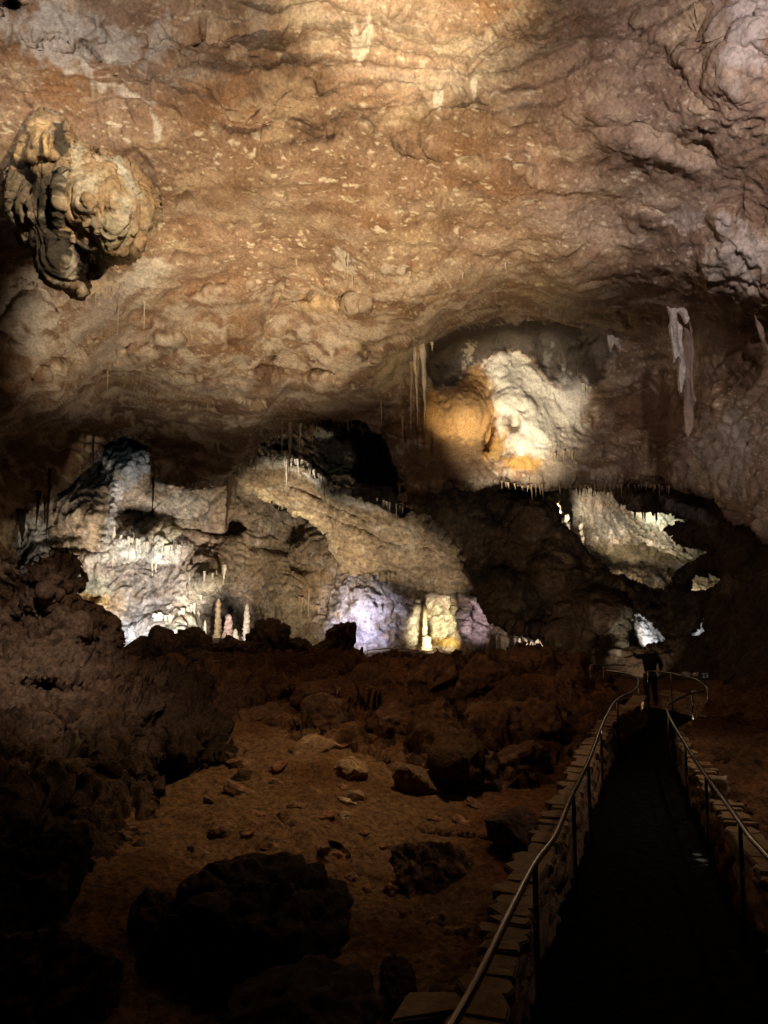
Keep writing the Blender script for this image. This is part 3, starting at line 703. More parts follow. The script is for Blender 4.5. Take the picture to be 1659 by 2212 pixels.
def mid_disp(P, U, V):
    z = P[:, 2] * 2.2 + fbm(P, 1.6, 2, 149.0) * 1.2
    terr = np.abs((z % 1.0) - .5) * 2
    W = warp(P, .9, .4, 4.0)
    return .45 * fbm(P, 2.2, 3, 142.0) + .22 * ridge(W, .9, 4, 145.0) + .22 * sstep(.2, .8, terr) + .16 * fbm(W, .4, 4, 148.0, gain=.65) - .18 * sstep(.45, .9, ridge(W, .7, 2, 149.0))


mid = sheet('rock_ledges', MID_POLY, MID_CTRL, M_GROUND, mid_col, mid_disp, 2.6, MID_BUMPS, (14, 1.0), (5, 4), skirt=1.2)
tag(mid, kind='structure')

# bank on the right of the path
BANK_POLY = [(1545, 1500), (1600, 1480), (1700, 1450), (2300, 1420), (2300, 2700), (1700, 2400), (1600, 1900), (1530, 1740), (1505, 1640), (1490, 1600), (1500, 1565), (1530, 1535)]
BANK_CTRL = [(1545, 1500, 19.5), (1700, 1450, 18.5), (2300, 1420, 14), (2300, 2700, 3.6), (1700, 2400, 5.2), (1600, 1900, 8.0), (1530, 1740, 10), (1505, 1640, 12), (1490, 1600, 13.4), (1530, 1535, 17.2), (1620, 1600, 13.5), (1659, 1700, 10.8), (1659, 1800, 9.2), (1659, 1950, 7.6), (1659, 1500, 18), (1580, 1700, 11)]
bank = sheet('rock_bank', BANK_POLY, BANK_CTRL, M_GROUND, mid_col, lambda P, U, V: .25 * fbm(P, 1.5, 3, 152.0) + .14 * ridge(P, .6, 3, 155.0) + .06 * ridge(P, .22, 2, 158.0), 3.0,
             [(1560, 1660, 30, 14, 0, .4), (1600, 1760, 40, 14, 20, .4), (1590, 1560, 50, 14, 0, .5)], (16, .4), (5, 3), skirt=.8)
tag(bank, kind='structure')

# ================================================================== things
M_BOULD = mat_rock('boulder_rock', 13, .8, .05, rough=.92)
M_STONE = mat_rock('wall_stone', 14, .9, .05, rough=.95, attr=False, base=(.36, .24, .16), spec=.05, var=.6)
M_CAP = mat_rock('coping_stone', 12, .6, .03, rough=.85, attr=False, base=(.27, .185, .10), var=.35)
M_ASPH = mat_rock('path_surface', 9, .6, .02, var=.95, rough=1.0, attr=False, base=(.006, .0057, .0054), spec=.02)
M_STEEL = mat_plain('brushed_steel', (.34, .325, .30), .16, 1.0, .2, 60)
M_PALE = mat_rock('pale_calcite', 5, .45, .05, rough=.5, var=.3, attr=False, base=(.66, .58, .46), spec=.4)
M_TAN = mat_rock('tan_calcite', 5, .45, .05, rough=.6, var=.35, attr=False, base=(.40, .29, .17), spec=.35)
M_DARKC = mat_rock('dark_calcite', 5, .45, .05, rough=.7, var=.35, attr=False, base=(.035, .026, .02))


def ico(sub):
    bm = bmesh.new()
    bmesh.ops.create_icosphere(bm, subdivisions=sub, radius=1)
    V = np.array([v.co[:] for v in bm.verts]); T = np.array([[v.index for v in f.verts] for f in bm.faces])
    bm.free()
    return V, T


ICO = {k: ico(k) for k in (3, 4, 5, 6)}


def boulder(name, u, v, Y, wpx, hpx, dep, label, cat='boulder', group=None, sub=5, col=(.13, .07, .04), col2=None, rot=0.0, cuts=9, rough=.75, seed=None, rz=0.0, flat=None):
    seed = seed if seed is not None else (u * 1.37 + v * .71) % 97
    V, T = ICO[sub]
    rs = np.random.RandomState(int(seed * 10) % 9999)
    P = V * (1 + .30 * fbm(V, 1.1, 2, seed))[:, None]
    for k in range(cuts):
        nn = rs.normal(size=3); nn /= np.linalg.norm(nn)
        c = rs.uniform(.46, .74)
        ex = np.maximum(P @ nn - c, 0)
        P -= nn[None] * (ex * .96)[:, None]
    W, H = px(Y, wpx) / 2, px(Y, hpx) / 2
    S = np.array([W, dep / 2, H])
    P = P * S * 1.12
    m = max(.25, (W * H * dep / 2) ** (1 / 3))
    nrm = V / S; nrm /= np.linalg.norm(nrm, axis=1)[:, None]
    P += nrm * (rough * m * (.16 * ridge(P, .6 * m, 3, seed + 3) + .16 * fbm(P, .32 * m, 4, seed + 7, gain=.65) - .10 * sstep(.45, .9, ridge(P, .45 * m, 2, seed + 9))))[:, None]
    a = R(rot); z = R(rz)
    x = P[:, 0] * math.cos(z) - P[:, 1] * math.sin(z); y = P[:, 0] * math.sin(z) + P[:, 1] * math.cos(z)
    P = np.stack([x * math.cos(a) + P[:, 2] * math.sin(a), y, -x * math.sin(a) + P[:, 2] * math.cos(a)], -1)
    C = np.tile(np.array(col), (len(P), 1))
    c2 = np.array(col2 if col2 else [q * 1.9 for q in col])
    C = mixc(C, c2, sstep(-.05, .4, fbm(P, .5 * m, 3, seed + 11)))
    C = mixc(C, np.array(col) * .45, sstep(.1, .4, fbm(P, .22 * m, 2, seed + 15)) * .7)
    o = np_mesh(name, P, T, M_BOULD, C)
    o.location = pt(u, v, Y)
    return tag(o, label, cat, group)


bpy.context.view_layer.update()


def hit(obj, u, v):
    o_ = Vector((0, 0, CAMZ)); d_ = (pt(u, v, 10) - o_).normalized()
    ok, loc, nrm, _ = obj.ray_cast(o_, d_)
    return loc if ok else None


def hitY(obj, u, v, default=30.0):
    h = hit(obj, u, v)
    return h.y if h is not None else default


# ------------------------------------------------------------------ rocks in and around the pit
boulder('boulder', 500, 2025, 6.9, 375, 235, 1.7, 'huge black boulder with a rounded right end in the pit, nearest the camera', sub=6, col=(.06, .036, .022), rot=-8, cuts=8, seed=3.3, rough=1.0)
boulder('boulder', 350, 1985, 7.3, 150, 120, 1.0, 'dark knobbly boulder leaning on the left end of the huge black boulder', sub=5, col=(.05, .03, .02), cuts=8, seed=8.1)
boulder('boulder', 940, 1900, 9.7, 180, 140, 1.2, 'dark brown pitted boulder on the red clay to the left of the stone wall', sub=6, col=(.13, .07, .036), rot=24, cuts=8, seed=5.2)
boulder('boulder', 1120, 1800, 10.6, 120, 110, 1.0, 'small dark boulder against the outer side of the left stone wall', sub=5, col=(.06, .03, .02), seed=6.6)
boulder('rock_slab', 682, 1624, 15.4, 140, 52, 1.4, 'flat overhanging rock slab with black shadow beneath it at the head of the sand slope', 'rock slab', sub=5, col=(.22, .13, .065), rot=2, cuts=7, seed=2.4)
boulder('rock_slab', 765, 1665, 13.9, 74, 44, .9, 'pale tilted rock slab below the flat overhanging slab', 'rock slab', sub=5, col=(.30, .19, .10), rot=10, cuts=7, seed=12.4)
boulder('boulder', 690, 1555, 17.2, 105, 95, 1.3, 'dark pointed boulder standing above the flat overhanging slab', sub=5, col=(.10, .055, .03), seed=14.1)
boulder('boulder', 1000, 1660, 14.0, 170, 170, 1.6, 'big dark square boulder at the foot of the rock ledges', sub=6, col=(.075, .04, .024), cuts=8, seed=21.0)
boulder('boulder', 900, 1690, 13.4, 110, 70, .9, 'brown broken boulder leaning left of the big dark square boulder', sub=5, col=(.16, .09, .045), seed=24.0)
boulder('boulder', 130, 2140, 6.0, 330, 220, 1.3, 'dark reddish boulder in the bottom left of the pit', sub=6, col=(.06, .032, .02), cuts=8, seed=31.0)
boulder('boulder', 620, 2190, 5.6, 330, 150, 1.1, 'low black boulder below the huge black boulder', sub=5, col=(.045, .028, .018), cuts=8, seed=33.0)
boulder('boulder', 40, 1960, 7.0, 280, 260, 1.4, 'black boulder at the foot of the left mound beside the sand patch', sub=6, col=(.03, .02, .015), cuts=8, seed=36.0)
boulder('boulder', 855, 2135, 6.0, 90, 100, .4, 'dark lumpy boulder behind the flat stone bench', sub=5, col=(.06, .032, .02), seed=38.0)
boulder('rock', 1555, 1705, 9.6, 50, 60, .35, 'pale upright broken stone beside the right stone wall', 'rock', sub=4, col=(.30, .22, .16), seed=40.0)
rs = np.random.RandomState(5)
spots = [(455, 1730), (520, 1710), (600, 1690), (560, 1760), (640, 1740), (690, 1715), (735, 1700), (705, 1760), (640, 1800), (590, 1830), (540, 1800), (480, 1790), (745, 1765), (690, 1830), (735, 1850), (785, 1800), (520, 1650), (600, 1655), (830, 1830),
         (760, 1895), (795, 1925), (845, 1925), (870, 1975), (745, 1730), (770, 1720), (430, 1830), (620, 1880), (980, 2015), (950, 1990), (1030, 1740), (1000, 1775), (940, 1770)]
sizes = [(40, 26), (70, 36), (44, 20), (38, 20), (46, 24), (40, 22), (36, 26), (60, 30), (56, 24), (44, 20), (36, 18), (60, 40), (30, 28), (48, 22), (40, 18), (34, 18), (60, 26), (46, 20), (26, 14), (28, 18), (24, 24), (30, 28), (40, 24), (40, 30), (30, 40), (50, 26), (50, 24), (60, 46), (50, 30), (60, 16), (70, 18), (40, 16)]
for i, ((u, v), (a, b)) in enumerate(zip(spots, sizes)):
    Y = hitY(sand, u, v, 9.0)
    pale = i in (12, 23, 24)
    boulder('rock', u, v + b * .12, Y * 1.0, a, b * .9, px(Y, a) * .8, 'pale rounded rock lying among darker rocks on the sand slope' if pale else 'small brown rock half sunk in the sand slope of the pit', 'rock',
            'pale rocks on the sand slope' if pale else 'rocks on the sand slope', 4, (.36, .25, .15) if pale else (.20 + .06 * rs.rand(), .115, .058), rot=rs.uniform(-10, 35), seed=50 + i * 1.7)


for k, (u, v, Y, a, b, c, lab) in enumerate([
    (820, 1482, 21.5, 140, 84, 2.2, 'rust brown block on the upper ledges, below the far handrail on the ridge'), (930, 1470, 21.2, 130, 96, 2.0, 'tall rust brown block in the middle of the upper ledges'), (1040, 1470, 21, 140, 84, 2.2, 'wide rust brown block right of the tall one on the upper ledges'),
    (1150, 1452, 21.5, 140, 76, 2.2, 'rounded rust brown block below the lit row of small stalagmites'), (1225, 1482, 20.6, 100, 84, 1.8, 'rust brown block at the right end of the upper ledges, near the straight handrail'), (855, 1562, 18.4, 120, 90, 1.8, 'squarish dark block on the lower ledges above the brown broken boulder'),
    (955, 1572, 17.5, 104, 100, 1.6, 'dark upright block with a flat face on the lower ledges'), (1080, 1560, 17.6, 140, 108, 1.8, 'largest dark block of the lower ledges, above the big square boulder'), (1180, 1572, 17.2, 110, 108, 1.6, 'dark block between the largest one and the left stone wall'),
    (1130, 1652, 15.2, 130, 96, 1.5, 'dark fallen block right of the big dark square boulder'), (690, 1500, 20, 110, 54, 1.6, 'low rust brown block right of the floodlight'), (600, 1500, 20.6, 90, 40, 1.4, 'low ragged rock just below the floodlight'), (570, 1548, 18, 110, 54, 1.4, 'ragged brown rock at the top of the sand slope beside the left mound')]):
    boulder('boulder', u, v, Y - .75, a, b, c, lab, 'boulder', None, 5, (.13, .065, .032), (.20, .11, .055), rot=rs.uniform(-14, 14), seed=120 + k * 3.7, cuts=11, rough=1.0)

# flat stone bench in the pit with a stone on it
bm = bmesh.new()
b0 = [onz(840, 2205, .12), onz(1000, 2180, .12), onz(995, 2140, .12), onz(880, 2140, .12)]
top = [bm.verts.new(p) for p in b0]; bot = [bm.verts.new(p + Vector((0, .02, -.3))) for p in b0]
bm.faces.new(top); bm.faces.new(bot[::-1])
for i in range(4): bm.faces.new((top[i], bot[i], bot[(i + 1) % 4], top[(i + 1) % 4]))
bmesh.ops.recalc_face_normals(bm, faces=bm.faces)
bmesh.ops.bevel(bm, geom=bm.edges[:], offset=.02, segments=2, affect='EDGES')
me = bpy.data.meshes.new('stone_bench'); bm.to_mesh(me); bm.free(); me.materials.append(M_CAP)
tag(link('stone_bench', me), 'flat pale stone bench in the pit beside the left stone wall', 'stone bench')
boulder('rock', 958, 2150, 5.95, 52, 42, .18, 'round brown rock lying on the flat stone bench', 'rock', None, 4, (.14, .08, .045), seed=61.0)

# rocks standing on the far ridge
for (u, v, Y, a, b, c, lab, r) in [
    (228, 1356, 27, 46, 54, 2.2, 'dark rounded boulder at the right foot of the left mound, against the bright wall', 0), (352, 1388, 28, 50, 74, 2.4, 'dark conical boulder with a pointed top on the ridge', 0),
    (302, 1400, 28, 44, 44, 2, 'low dark boulder to the left of the conical boulder on the ridge', 0), (424, 1402, 28, 80, 70, 2.4, 'broad brown angular boulder to the right of the conical boulder', 10), (378, 1406, 26.5, 40, 50, 1.6, 'tan upright boulder at the foot of the conical boulder', 8),
    (500, 1408, 29, 84, 50, 2.4, 'dark jagged boulder below the pale stalagmites', 0), (583, 1388, 29, 78, 84, 2.4, 'tall dark boulder with a blunt top in the middle of the ridge', 0), (545, 1410, 27.5, 60, 44, 1.8, 'brown boulder in front of the tall blunt boulder', 0),
    (650, 1398, 31, 60, 44, 2, 'dark boulder with bright floodlit rock behind it', 0), (460, 1424, 26.5, 90, 30, 1.4, 'long low brown boulder above the thin rail', 0), (690, 1405, 30, 50, 34, 2, 'tan sloping boulder leaning on the stump', -25),
    (735, 1385, 32, 52, 110, 2.2, 'thick stalagmite stump, black on the left and tan on the right', 0)]:
    boulder('stalagmite_stump' if 'stump,' in lab else 'boulder', u, v, Y, a, b, c, lab, 'stalagmite' if 'stump,' in lab else 'boulder', None, 5, (.12, .085, .055), rot=r, seed=70 + u * .11, cuts=7, rough=1.3)
boulder('boulder', 655, 1388, 33, 16, 26, .6, 'small white floodlit rock between dark boulders on the ridge', 'boulder', None, 4, (.66, .62, .62), seed=91, rot=-35)
boulder('boulder', 640, 1402, 33, 22, 14, .6, 'white floodlit rock at the foot of a dark boulder', 'boulder', None, 4, (.70, .66, .62), seed=92, rot=20)
boulder('boulder', 501, 1474, 21.6, 20, 22, .3, 'pale yellowish rock to the left of the floodlight', 'boulder', None, 4, (.42, .32, .20), seed=93)
boulder('rock', 727, 1507, 20.0, 26, 40, .4, 'pale tan rock on the ledges above the dark pointed boulder', 'rock', None, 4, (.36, .26, .15), seed=94)

# ------------------------------------------------------------------ stalactites
PROTO = {}


def spike(seed, mat, taper=1.0, rings=26, sides=12, lump=.14, layered=0.0):
    """unit hanging spike: top radius 1 at z=0, tip at z=-1"""
    rs = np.random.RandomState(seed)
    t = np.linspace(0, 1, rings)
    th = np.linspace(0, 2 * math.pi, sides, endpoint=False)
    r = (1 - t) ** (taper + .25) * .95 + .05 * (1 - t ** 6)
    r = r * (1 + lump * np.sin(t * rs.uniform(14, 26) + rs.rand() * 6) + layered * (np.abs(((t * rs.uniform(6, 9) + rs.rand()) % 1) - .5) * 2 - .5))
    wx = 2.2 * np.cumsum(rs.normal(size=rings)) / rings; wy = 2.2 * np.cumsum(rs.normal(size=rings)) / rings
    T, A = np.meshgrid(t, th, indexing='ij')
    q = np.stack([np.cos(A).ravel() * .8, np.sin(A).ravel() * .8, T.ravel() * 3], -1)
    rr = r[:, None] * (1 + .7 * fbm(q, .7, 3, seed * 3.1).reshape(rings, sides))
    V = np.stack([(np.cos(A) * rr + wx[:, None]).ravel(), (np.sin(A) * rr + wy[:, None]).ravel(), -T.ravel()], -1)
    i = np.arange(rings * sides).reshape(rings, sides)
    j = np.roll(i, -1, 1)
    Q = np.stack([i[:-1].ravel(), i[1:].ravel(), j[1:].ravel(), j[:-1].ravel()], -1)
    me = bpy.data.meshes.new('stalactite')
    me.from_pydata(V.tolist(), [], Q.tolist() + [tuple(i[-1][::-1]), tuple(i[0])])
    for p in me.polygons: p.use_smooth = True
    me.materials.append(mat)
    return me


for k, m_ in (('pale', M_PALE), ('tan', M_TAN), ('dark', M_DARKC)):
    PROTO[k] = [spike(i + 3, m_, .75 + .12 * i) for i in range(4)]


def stal(u, v0, v1, Y, wpx, kind, label, group=None, cat='stalactite', var=None):
    me = PROTO[kind][(var if var is not None else int(u * 7 + v1)) % 4]
    o = link('stalactite', me)
    top = pt(u, v0, Y)
    L = pt(u, v0, Y).z - pt(u, v1, Y).z
    o.location = top + Vector((0, 0, L * .12))
    w_ = px(Y, wpx) / 2
    o.scale = (w_, w_ * .9, L * 1.12)
    o.rotation_euler.z = (u * 1.7) % 6.28
    return tag(o, label, cat, group)


# named ones
stal(913, 745, 930, 29.6, 17, 'pale', 'long pale stalactite, thickest of the cluster under the overhanging shelf', None, var=0)
stal(898, 770, 925, 29.8, 12, 'pale', 'slim pale stalactite touching the left side of the thickest one under the shelf')
stal(889, 800, 948, 30, 8, 'tan', 'thin tan stalactite, lowest reaching of the cluster under the shelf')
stal(904, 750, 850, 29.7, 17, 'tan', 'short broad pale stalactite within the cluster under the shelf', var=3)
stal(824, 866, 920, 32.5, 6, 'tan', 'lone thin tan stalactite well left of the shelf cluster')
stal(869, 905, 960, 33, 6, 'tan', 'thin tan stalactite below and left of the shelf cluster')
stal(933, 742, 762, 29.8, 7, 'pale', 'tiny pale stalactite at the right tip of the overhanging shelf')
stal(626, 925, 1026, 36.5, 12, 'tan', 'long tan stalactite hanging across the black cavity of the arch', var=1)
stal(613, 878, 925, 36, 8, 'tan', 'thin tan stalactite on the dark roof just above the arch')
stal(610, 930, 995, 36.8, 5, 'tan', 'needle thin stalactite beside the long tan one in the arch')
stal(676, 908, 972, 37, 5, 'tan', 'needle thin stalactite in the middle of the arch')
stal(685, 905, 948, 37.2, 8, 'pale', 'short white stalactite under the top of the arch')
stal(650, 918, 970, 37, 7, 'pale', 'twisted pale stalactite beside the cavity in the arch')
stal(619, 1000, 1068, 42.7, 6, 'pale', 'pale needle stalactite standing out below the white frills on the slab')
stal(701, 1036, 1086, 42.7, 5, 'tan', 'thin stalactite in front of the middle of the sloping slab')
stal(728, 1046, 1072, 42.7, 4, 'tan', 'short thin stalactite in front of the right part of the sloping slab')
stal(733, 1090, 1122, hitY(slab, 733, 1095) - .2, 4, 'tan', 'very small stalactite low on the sloping slab')
stal(553, 980, 1036, 42.3, 7, 'pale', 'pale stalactite at the left end of the slab top, under the arch')
stal(498, 1040, 1154, 41, 17, 'tan', 'big tapering tan stalactite below the left foot of the arch', var=0)
stal(510, 1045, 1106, 41.2, 9, 'pale', 'shorter pale stalactite just right of the big tapering one')
stal(108, 1030, 1184, 34, 10, 'dark', 'long black stalactite in front of the bright left wall', var=1)
stal(83, 1070, 1154, 34, 12, 'dark', 'stout black stalactite left of the long black one', var=3)
stal(48, 1110, 1190, 33, 24, 'dark', 'broad black stalactite at the far left edge of the opening', var=3)
stal(97, 1080, 1140, 34.5, 7, 'dark', 'thin black stalactite between the stout and the long black ones')
stal(203, 950, 1042, 36.5, 5, 'dark', 'thin black stalactite in front of the grey mound')
stal(331, 1042, 1132, 39.5, 6, 'dark', 'thin dark stalactite in front of the alcove in the bright wall')
stal(434, 1248, 1306, 48.8, 8, 'pale', 'bright white stalactite under the left of the hanging bulge')
stal(484, 1225, 1266, 48.8, 9, 'pale', 'white tapering stalactite under the right end of the hanging bulge')
stal(449, 1262, 1290, 48.6, 6, 'pale', 'short tan stalactite in the middle under the hanging bulge')
stal(246, 1150, 1247, hitY(back, 246, 1160) - .3, 9, 'pale', 'long white stalactite on the bright left wall')
stal(329, 1214, 1272, hitY(back, 329, 1220) - .2, 6, 'pale', 'white stalactite low on the bright left wall')
stal(337, 1222, 1268, hitY(back, 337, 1225) - .2, 5, 'pale', 'thin white stalactite next to the one low on the bright left wall')
stal(667, 1280, 1370, hitY(back, 667, 1300) - .4, 6, 'tan', 'thin tan column like stalactite in the middle of the back wall', var=0)
stal(305, 805, 848, 29, 4, 'tan', 'fine pale stalactite on the corner of the roof rim at the left')
stal(233, 806, 852, 28, 4, 'tan', 'fine pale stalactite below the highest point of the left rim')
stal(448, 865, 900, 31.5, 5, 'tan', 'short stalactite under the left half of the roof rim')
stal(470, 955, 990, 37, 9, 'tan', 'pale hanging spike on the dark roof left of the arch')
stal(462, 865, 905, 31.8, 5, 'tan', 'fine stalactite under the middle of the roof rim')
for (u, v0, v1, w_) in [(745, 545, 610, 8), (752, 550, 615, 7), (885, 590, 612, 7), (810, 590, 612, 6), (1000, 590, 612, 5), (256, 660, 735, 5), (312, 655, 720, 4), (762, 590, 640, 4), (640, 560, 580, 4), (1092, 570, 590, 5)]:
    dY = hitY(ceiling, u, v0, 24)
    stal(u, v0, v1, dY - .1, w_, 'pale', 'small white stalactite hanging from the open brown roof', 'small stalactites on the open roof')
# fringes
rs = np.random.RandomState(9)


def fringe(pts, Y, n, lo, hi, w_, kind, label, group, dv=2, on=None):
    P_ = np.array(pts, float)
    seg = np.hypot(*(P_[1:] - P_[:-1]).T); cs = np.concatenate([[0], np.cumsum(seg)])
    for s in np.sort(rs.uniform(0, cs[-1], n)):
        u = np.interp(s, cs, P_[:, 0]); v = np.interp(s, cs, P_[:, 1])
        u += rs.uniform(-3, 3); L = lo + (hi - lo) * rs.rand() ** 2.5
        Yk = Y + rs.uniform(-.4, .4) if on is None else hitY(on, u, v, Y) - rs.uniform(.05, .2)
        stal(u, v - dv, v + L, Yk, w_ * rs.uniform(.7, 1.3), kind, label, group)


fringe([(1080, 1042), (1130, 1052), (1230, 1052), (1290, 1050), (1340, 1050), (1400, 1050), (1450, 1054)], 35.6, 60, 5, 34, 4, 'tan', 'small tan stalactite in the fringe along the lower edge of the hanging rock', 'fringe along the hanging rock')
fringe([(1215, 1062), (1262, 1056), (1310, 1062), (1345, 1084), (1371, 1104)], 41.6, 16, 8, 30, 5, 'dark', 'dark stalactite hanging into the left top of the large right opening', 'dark fringe over the right opening')
fringe([(1371, 1104), (1400, 1106), (1440, 1106)], 41.2, 9, 10, 36, 6, 'dark', 'black stalactite silhouetted against the brightest part of the right opening', 'black fringe over the bright part of the right opening')
fringe([(720, 903), (745, 900), (765, 902)], 36.6, 14, 20, 46, 4, 'tan', 'thin stalactite in the dense bundle at the top of the arch', 'dense bundle at the top of the arch')
fringe([(540, 985), (580, 955), (640, 925), (700, 912)], 37.5, 18, 8, 26, 4, 'tan', 'small stalactite along the upper left rim of the arch', 'fringe along the upper left rim of the arch')
fringe([(600, 936), (660, 922), (720, 908), (790, 914)], 37.4, 16, 6, 40, 3, 'tan', 'fine tan stalactite needle under the top of the arch', 'fine needles under the top of the arch')
fringe([(512, 1000), (545, 982)], 41.5, 8, 20, 46, 6, 'pale', 'bright white stalactite at the left end of the arch', 'white fringe at the left end of the arch')
fringe([(575, 988), (620, 992), (660, 1000), (690, 1030), (715, 1046), (740, 1060)], 43, 40, 10, 40, 6, 'pale', 'white frill hanging over the top edge of the sloping slab', 'white frills on the slab edge', on=slab)
fringe([(260, 1160), (300, 1170), (350, 1185), (400, 1180)], 51.2, 24, 10, 40, 6, 'pale', 'white dripstone spike on the brightest part of the left wall', 'dripstone on the bright left wall', on=back)
fringe([(330, 1330), (370, 1335), (420, 1310)], 48.9, 20, 24, 62, 8, 'pale', 'brightly lit white dripstone low on the left wall', 'dripstone low on the left wall', on=back)
fringe([(430, 1235), (455, 1245), (490, 1225)], 49, 12, 10, 30, 6, 'pale', 'pale dripstone fringe under the hanging bulge', 'dripstone under the hanging bulge', on=back)
fringe([(400, 1046), (440, 1048), (478, 1046)], 40, 10, 6, 18, 5, 'pale', 'tiny pale stalactite on the lip left of the arch', 'tiny stalactites on the lip')
fringe([(640, 1290), (700, 1320), (740, 1330)], 51.5, 12, 14, 50, 6, 'tan', 'brown dripstone on the shaded middle of the back wall', 'brown dripstone on the back wall', on=back)
fringe([(1230, 820), (1255, 830), (1275, 840)], 35.6, 9, 10, 40, 5, 'pale', 'pale stalactite under the grey ledge right of the flowstone', 'stalactites under the grey ledge', on=ceiling)
fringe([(1180, 985), (1260, 975), (1330, 960), (1420, 985)], 35.4, 12, 12, 36, 6, 'tan', 'brown stalactite on the shaded face above the fringe', 'stalactites on the shaded face', on=ceiling)
fringe([(815, 1080), (868, 1098)], 42.8, 12, 8, 26, 4, 'pale', 'short pale frill at the right foot of the arch', 'frills at the right foot of the arch')
fringe([(270, 610), (240, 635), (170, 640), (80, 620), (30, 600)], 20.5, 26, 12, 46, 4, 'pale', 'fine white dripstone below the hanging formation', 'dripstone below the hanging formation', on=ceiling)

# white drapery hanging at the right


def drapery(name, outline, hole, Y0, Y1, thick, mat, label, parent=None):
    bm = bmesh.new()
    vs = [bm.verts.new(pt(u, v, Y0 + (Y1 - Y0) * i / len(outline))) for i, (u, v) in enumerate(outline)]
    es = [bm.edges.new((vs[i], vs[(i + 1) % len(vs)])) for i in range(len(vs))]
    if hole:
        hs = [bm.verts.new(pt(u, v, (Y0 + Y1) / 2)) for u, v in hole]
        es += [bm.edges.new((hs[i], hs[(i + 1) % len(hs)])) for i in range(len(hs))]
    bmesh.ops.triangle_fill(bm, use_beauty=True, use_dissolve=False, edges=es)
    bmesh.ops.subdivide_edges(bm, edges=[e for e in bm.edges if e.calc_length() > .3], cuts=3, use_grid_fill=True)
    for v in bm.verts:
        v.co.y += .10 * math.sin(v.co.x * 7 + v.co.z * 2.0) + .05 * math.sin(v.co.x * 23)
    r_ = bmesh.ops.extrude_face_region(bm, geom=bm.faces[:])
    for g in r_['geom']:
        if isinstance(g, bmesh.types.BMVert): g.co += Vector((.02, thick, 0))
    bmesh.ops.recalc_face_normals(bm, faces=bm.faces)
    me = bpy.data.meshes.new(name); bm.to_mesh(me); bm.free()
    o = link(name, me, parent)
    md = o.modifiers.new('remesh', 'REMESH'); md.mode = 'VOXEL'; md.voxel_size = .032
    me = bpy.data.meshes.new_from_object(o.evaluated_get(bpy.context.evaluated_depsgraph_get()))
    o.modifiers.clear(); o.data = me
    n_ = len(me.vertices)
    co = np.empty(n_ * 3, np.float32); me.vertices.foreach_get('co', co)
    no = np.empty(n_ * 3, np.float32); me.vertices.foreach_get('normal', no)
    co = co.reshape(-1, 3).astype(float); no = no.reshape(-1, 3)
    co = co + no * (.05 * fbm(co, .16, 3, 7.0, (1, 1, .12)) + .035 * fbm(co, .4, 2, 9.0) + .012 * fbm(co, .07, 2, 3.0) - .012)[:, None]
    me.vertices.foreach_set('co', co.astype(np.float32).ravel()); me.update()
    for p in me.polygons: p.use_smooth = True
    me.materials.clear(); me.materials.append(mat)
    if label: tag(o, label, 'drapery')
    return o


DRAPE_W = mat_rock('white_drapery', 9, .5, .03, rough=.5, var=.4, attr=False, base=(.66, .60, .54), spec=.4)
DRAPE_B = mat_rock('brown_drapery', 6, .3, .03, rough=.6, var=.25, attr=False, base=(.30, .22, .17))
dr = drapery('drapery', [(1426, 628), (1450, 634), (1480, 630), (1486, 642), (1480, 655), (1478, 662), (1484, 672), (1488, 690), (1484, 700), (1478, 690), (1470, 672), (1465, 670), (1465, 682), (1470, 694), (1477, 704), (1476, 722), (1477, 745), (1480, 770), (1481, 790), (1478, 815), (1476, 835), (1474, 850),
                          (1469, 838), (1465, 815), (1465, 795), (1468, 780), (1465, 768), (1460, 778), (1458, 784), (1455, 765), (1450, 735), (1447, 705), (1452, 692), (1451, 676), (1445, 660)], None, 24.6, 24.4, .26, DRAPE_W, 'tall white drapery hanging like a ribbon from the roof at the right')
drapery('brown_curtain', [(1477, 704), (1484, 715), (1489, 735), (1491, 690), (1496, 720), (1499, 760), (1500, 800), (1505, 850), (1508, 865), (1500, 880), (1496, 920), (1490, 945), (1482, 930), (1477, 890), (1474, 850), (1476, 835), (1481, 790), (1477, 745)], None, 24.85, 24.85, .16, DRAPE_B, None, dr)
drapery('drapery', [(1632, 672), (1645, 690), (1656, 715), (1668, 745), (1662, 760), (1650, 740), (1640, 705)], None, 21.3, 21.3, .16, DRAPE_B, 'short brown drapery at the right edge, hanging from the rough pale rock')
drapery('drapery', [(1310, 690), (1325, 700), (1338, 720), (1344, 755), (1334, 748), (1326, 738), (1320, 760), (1312, 730)], None, 31.3, 31.3, .2, DRAPE_W, 'small ragged white drapery between the flowstone bay and the tall ribbon')

# ------------------------------------------------------------------ stalagmites and columns in the lit chamber


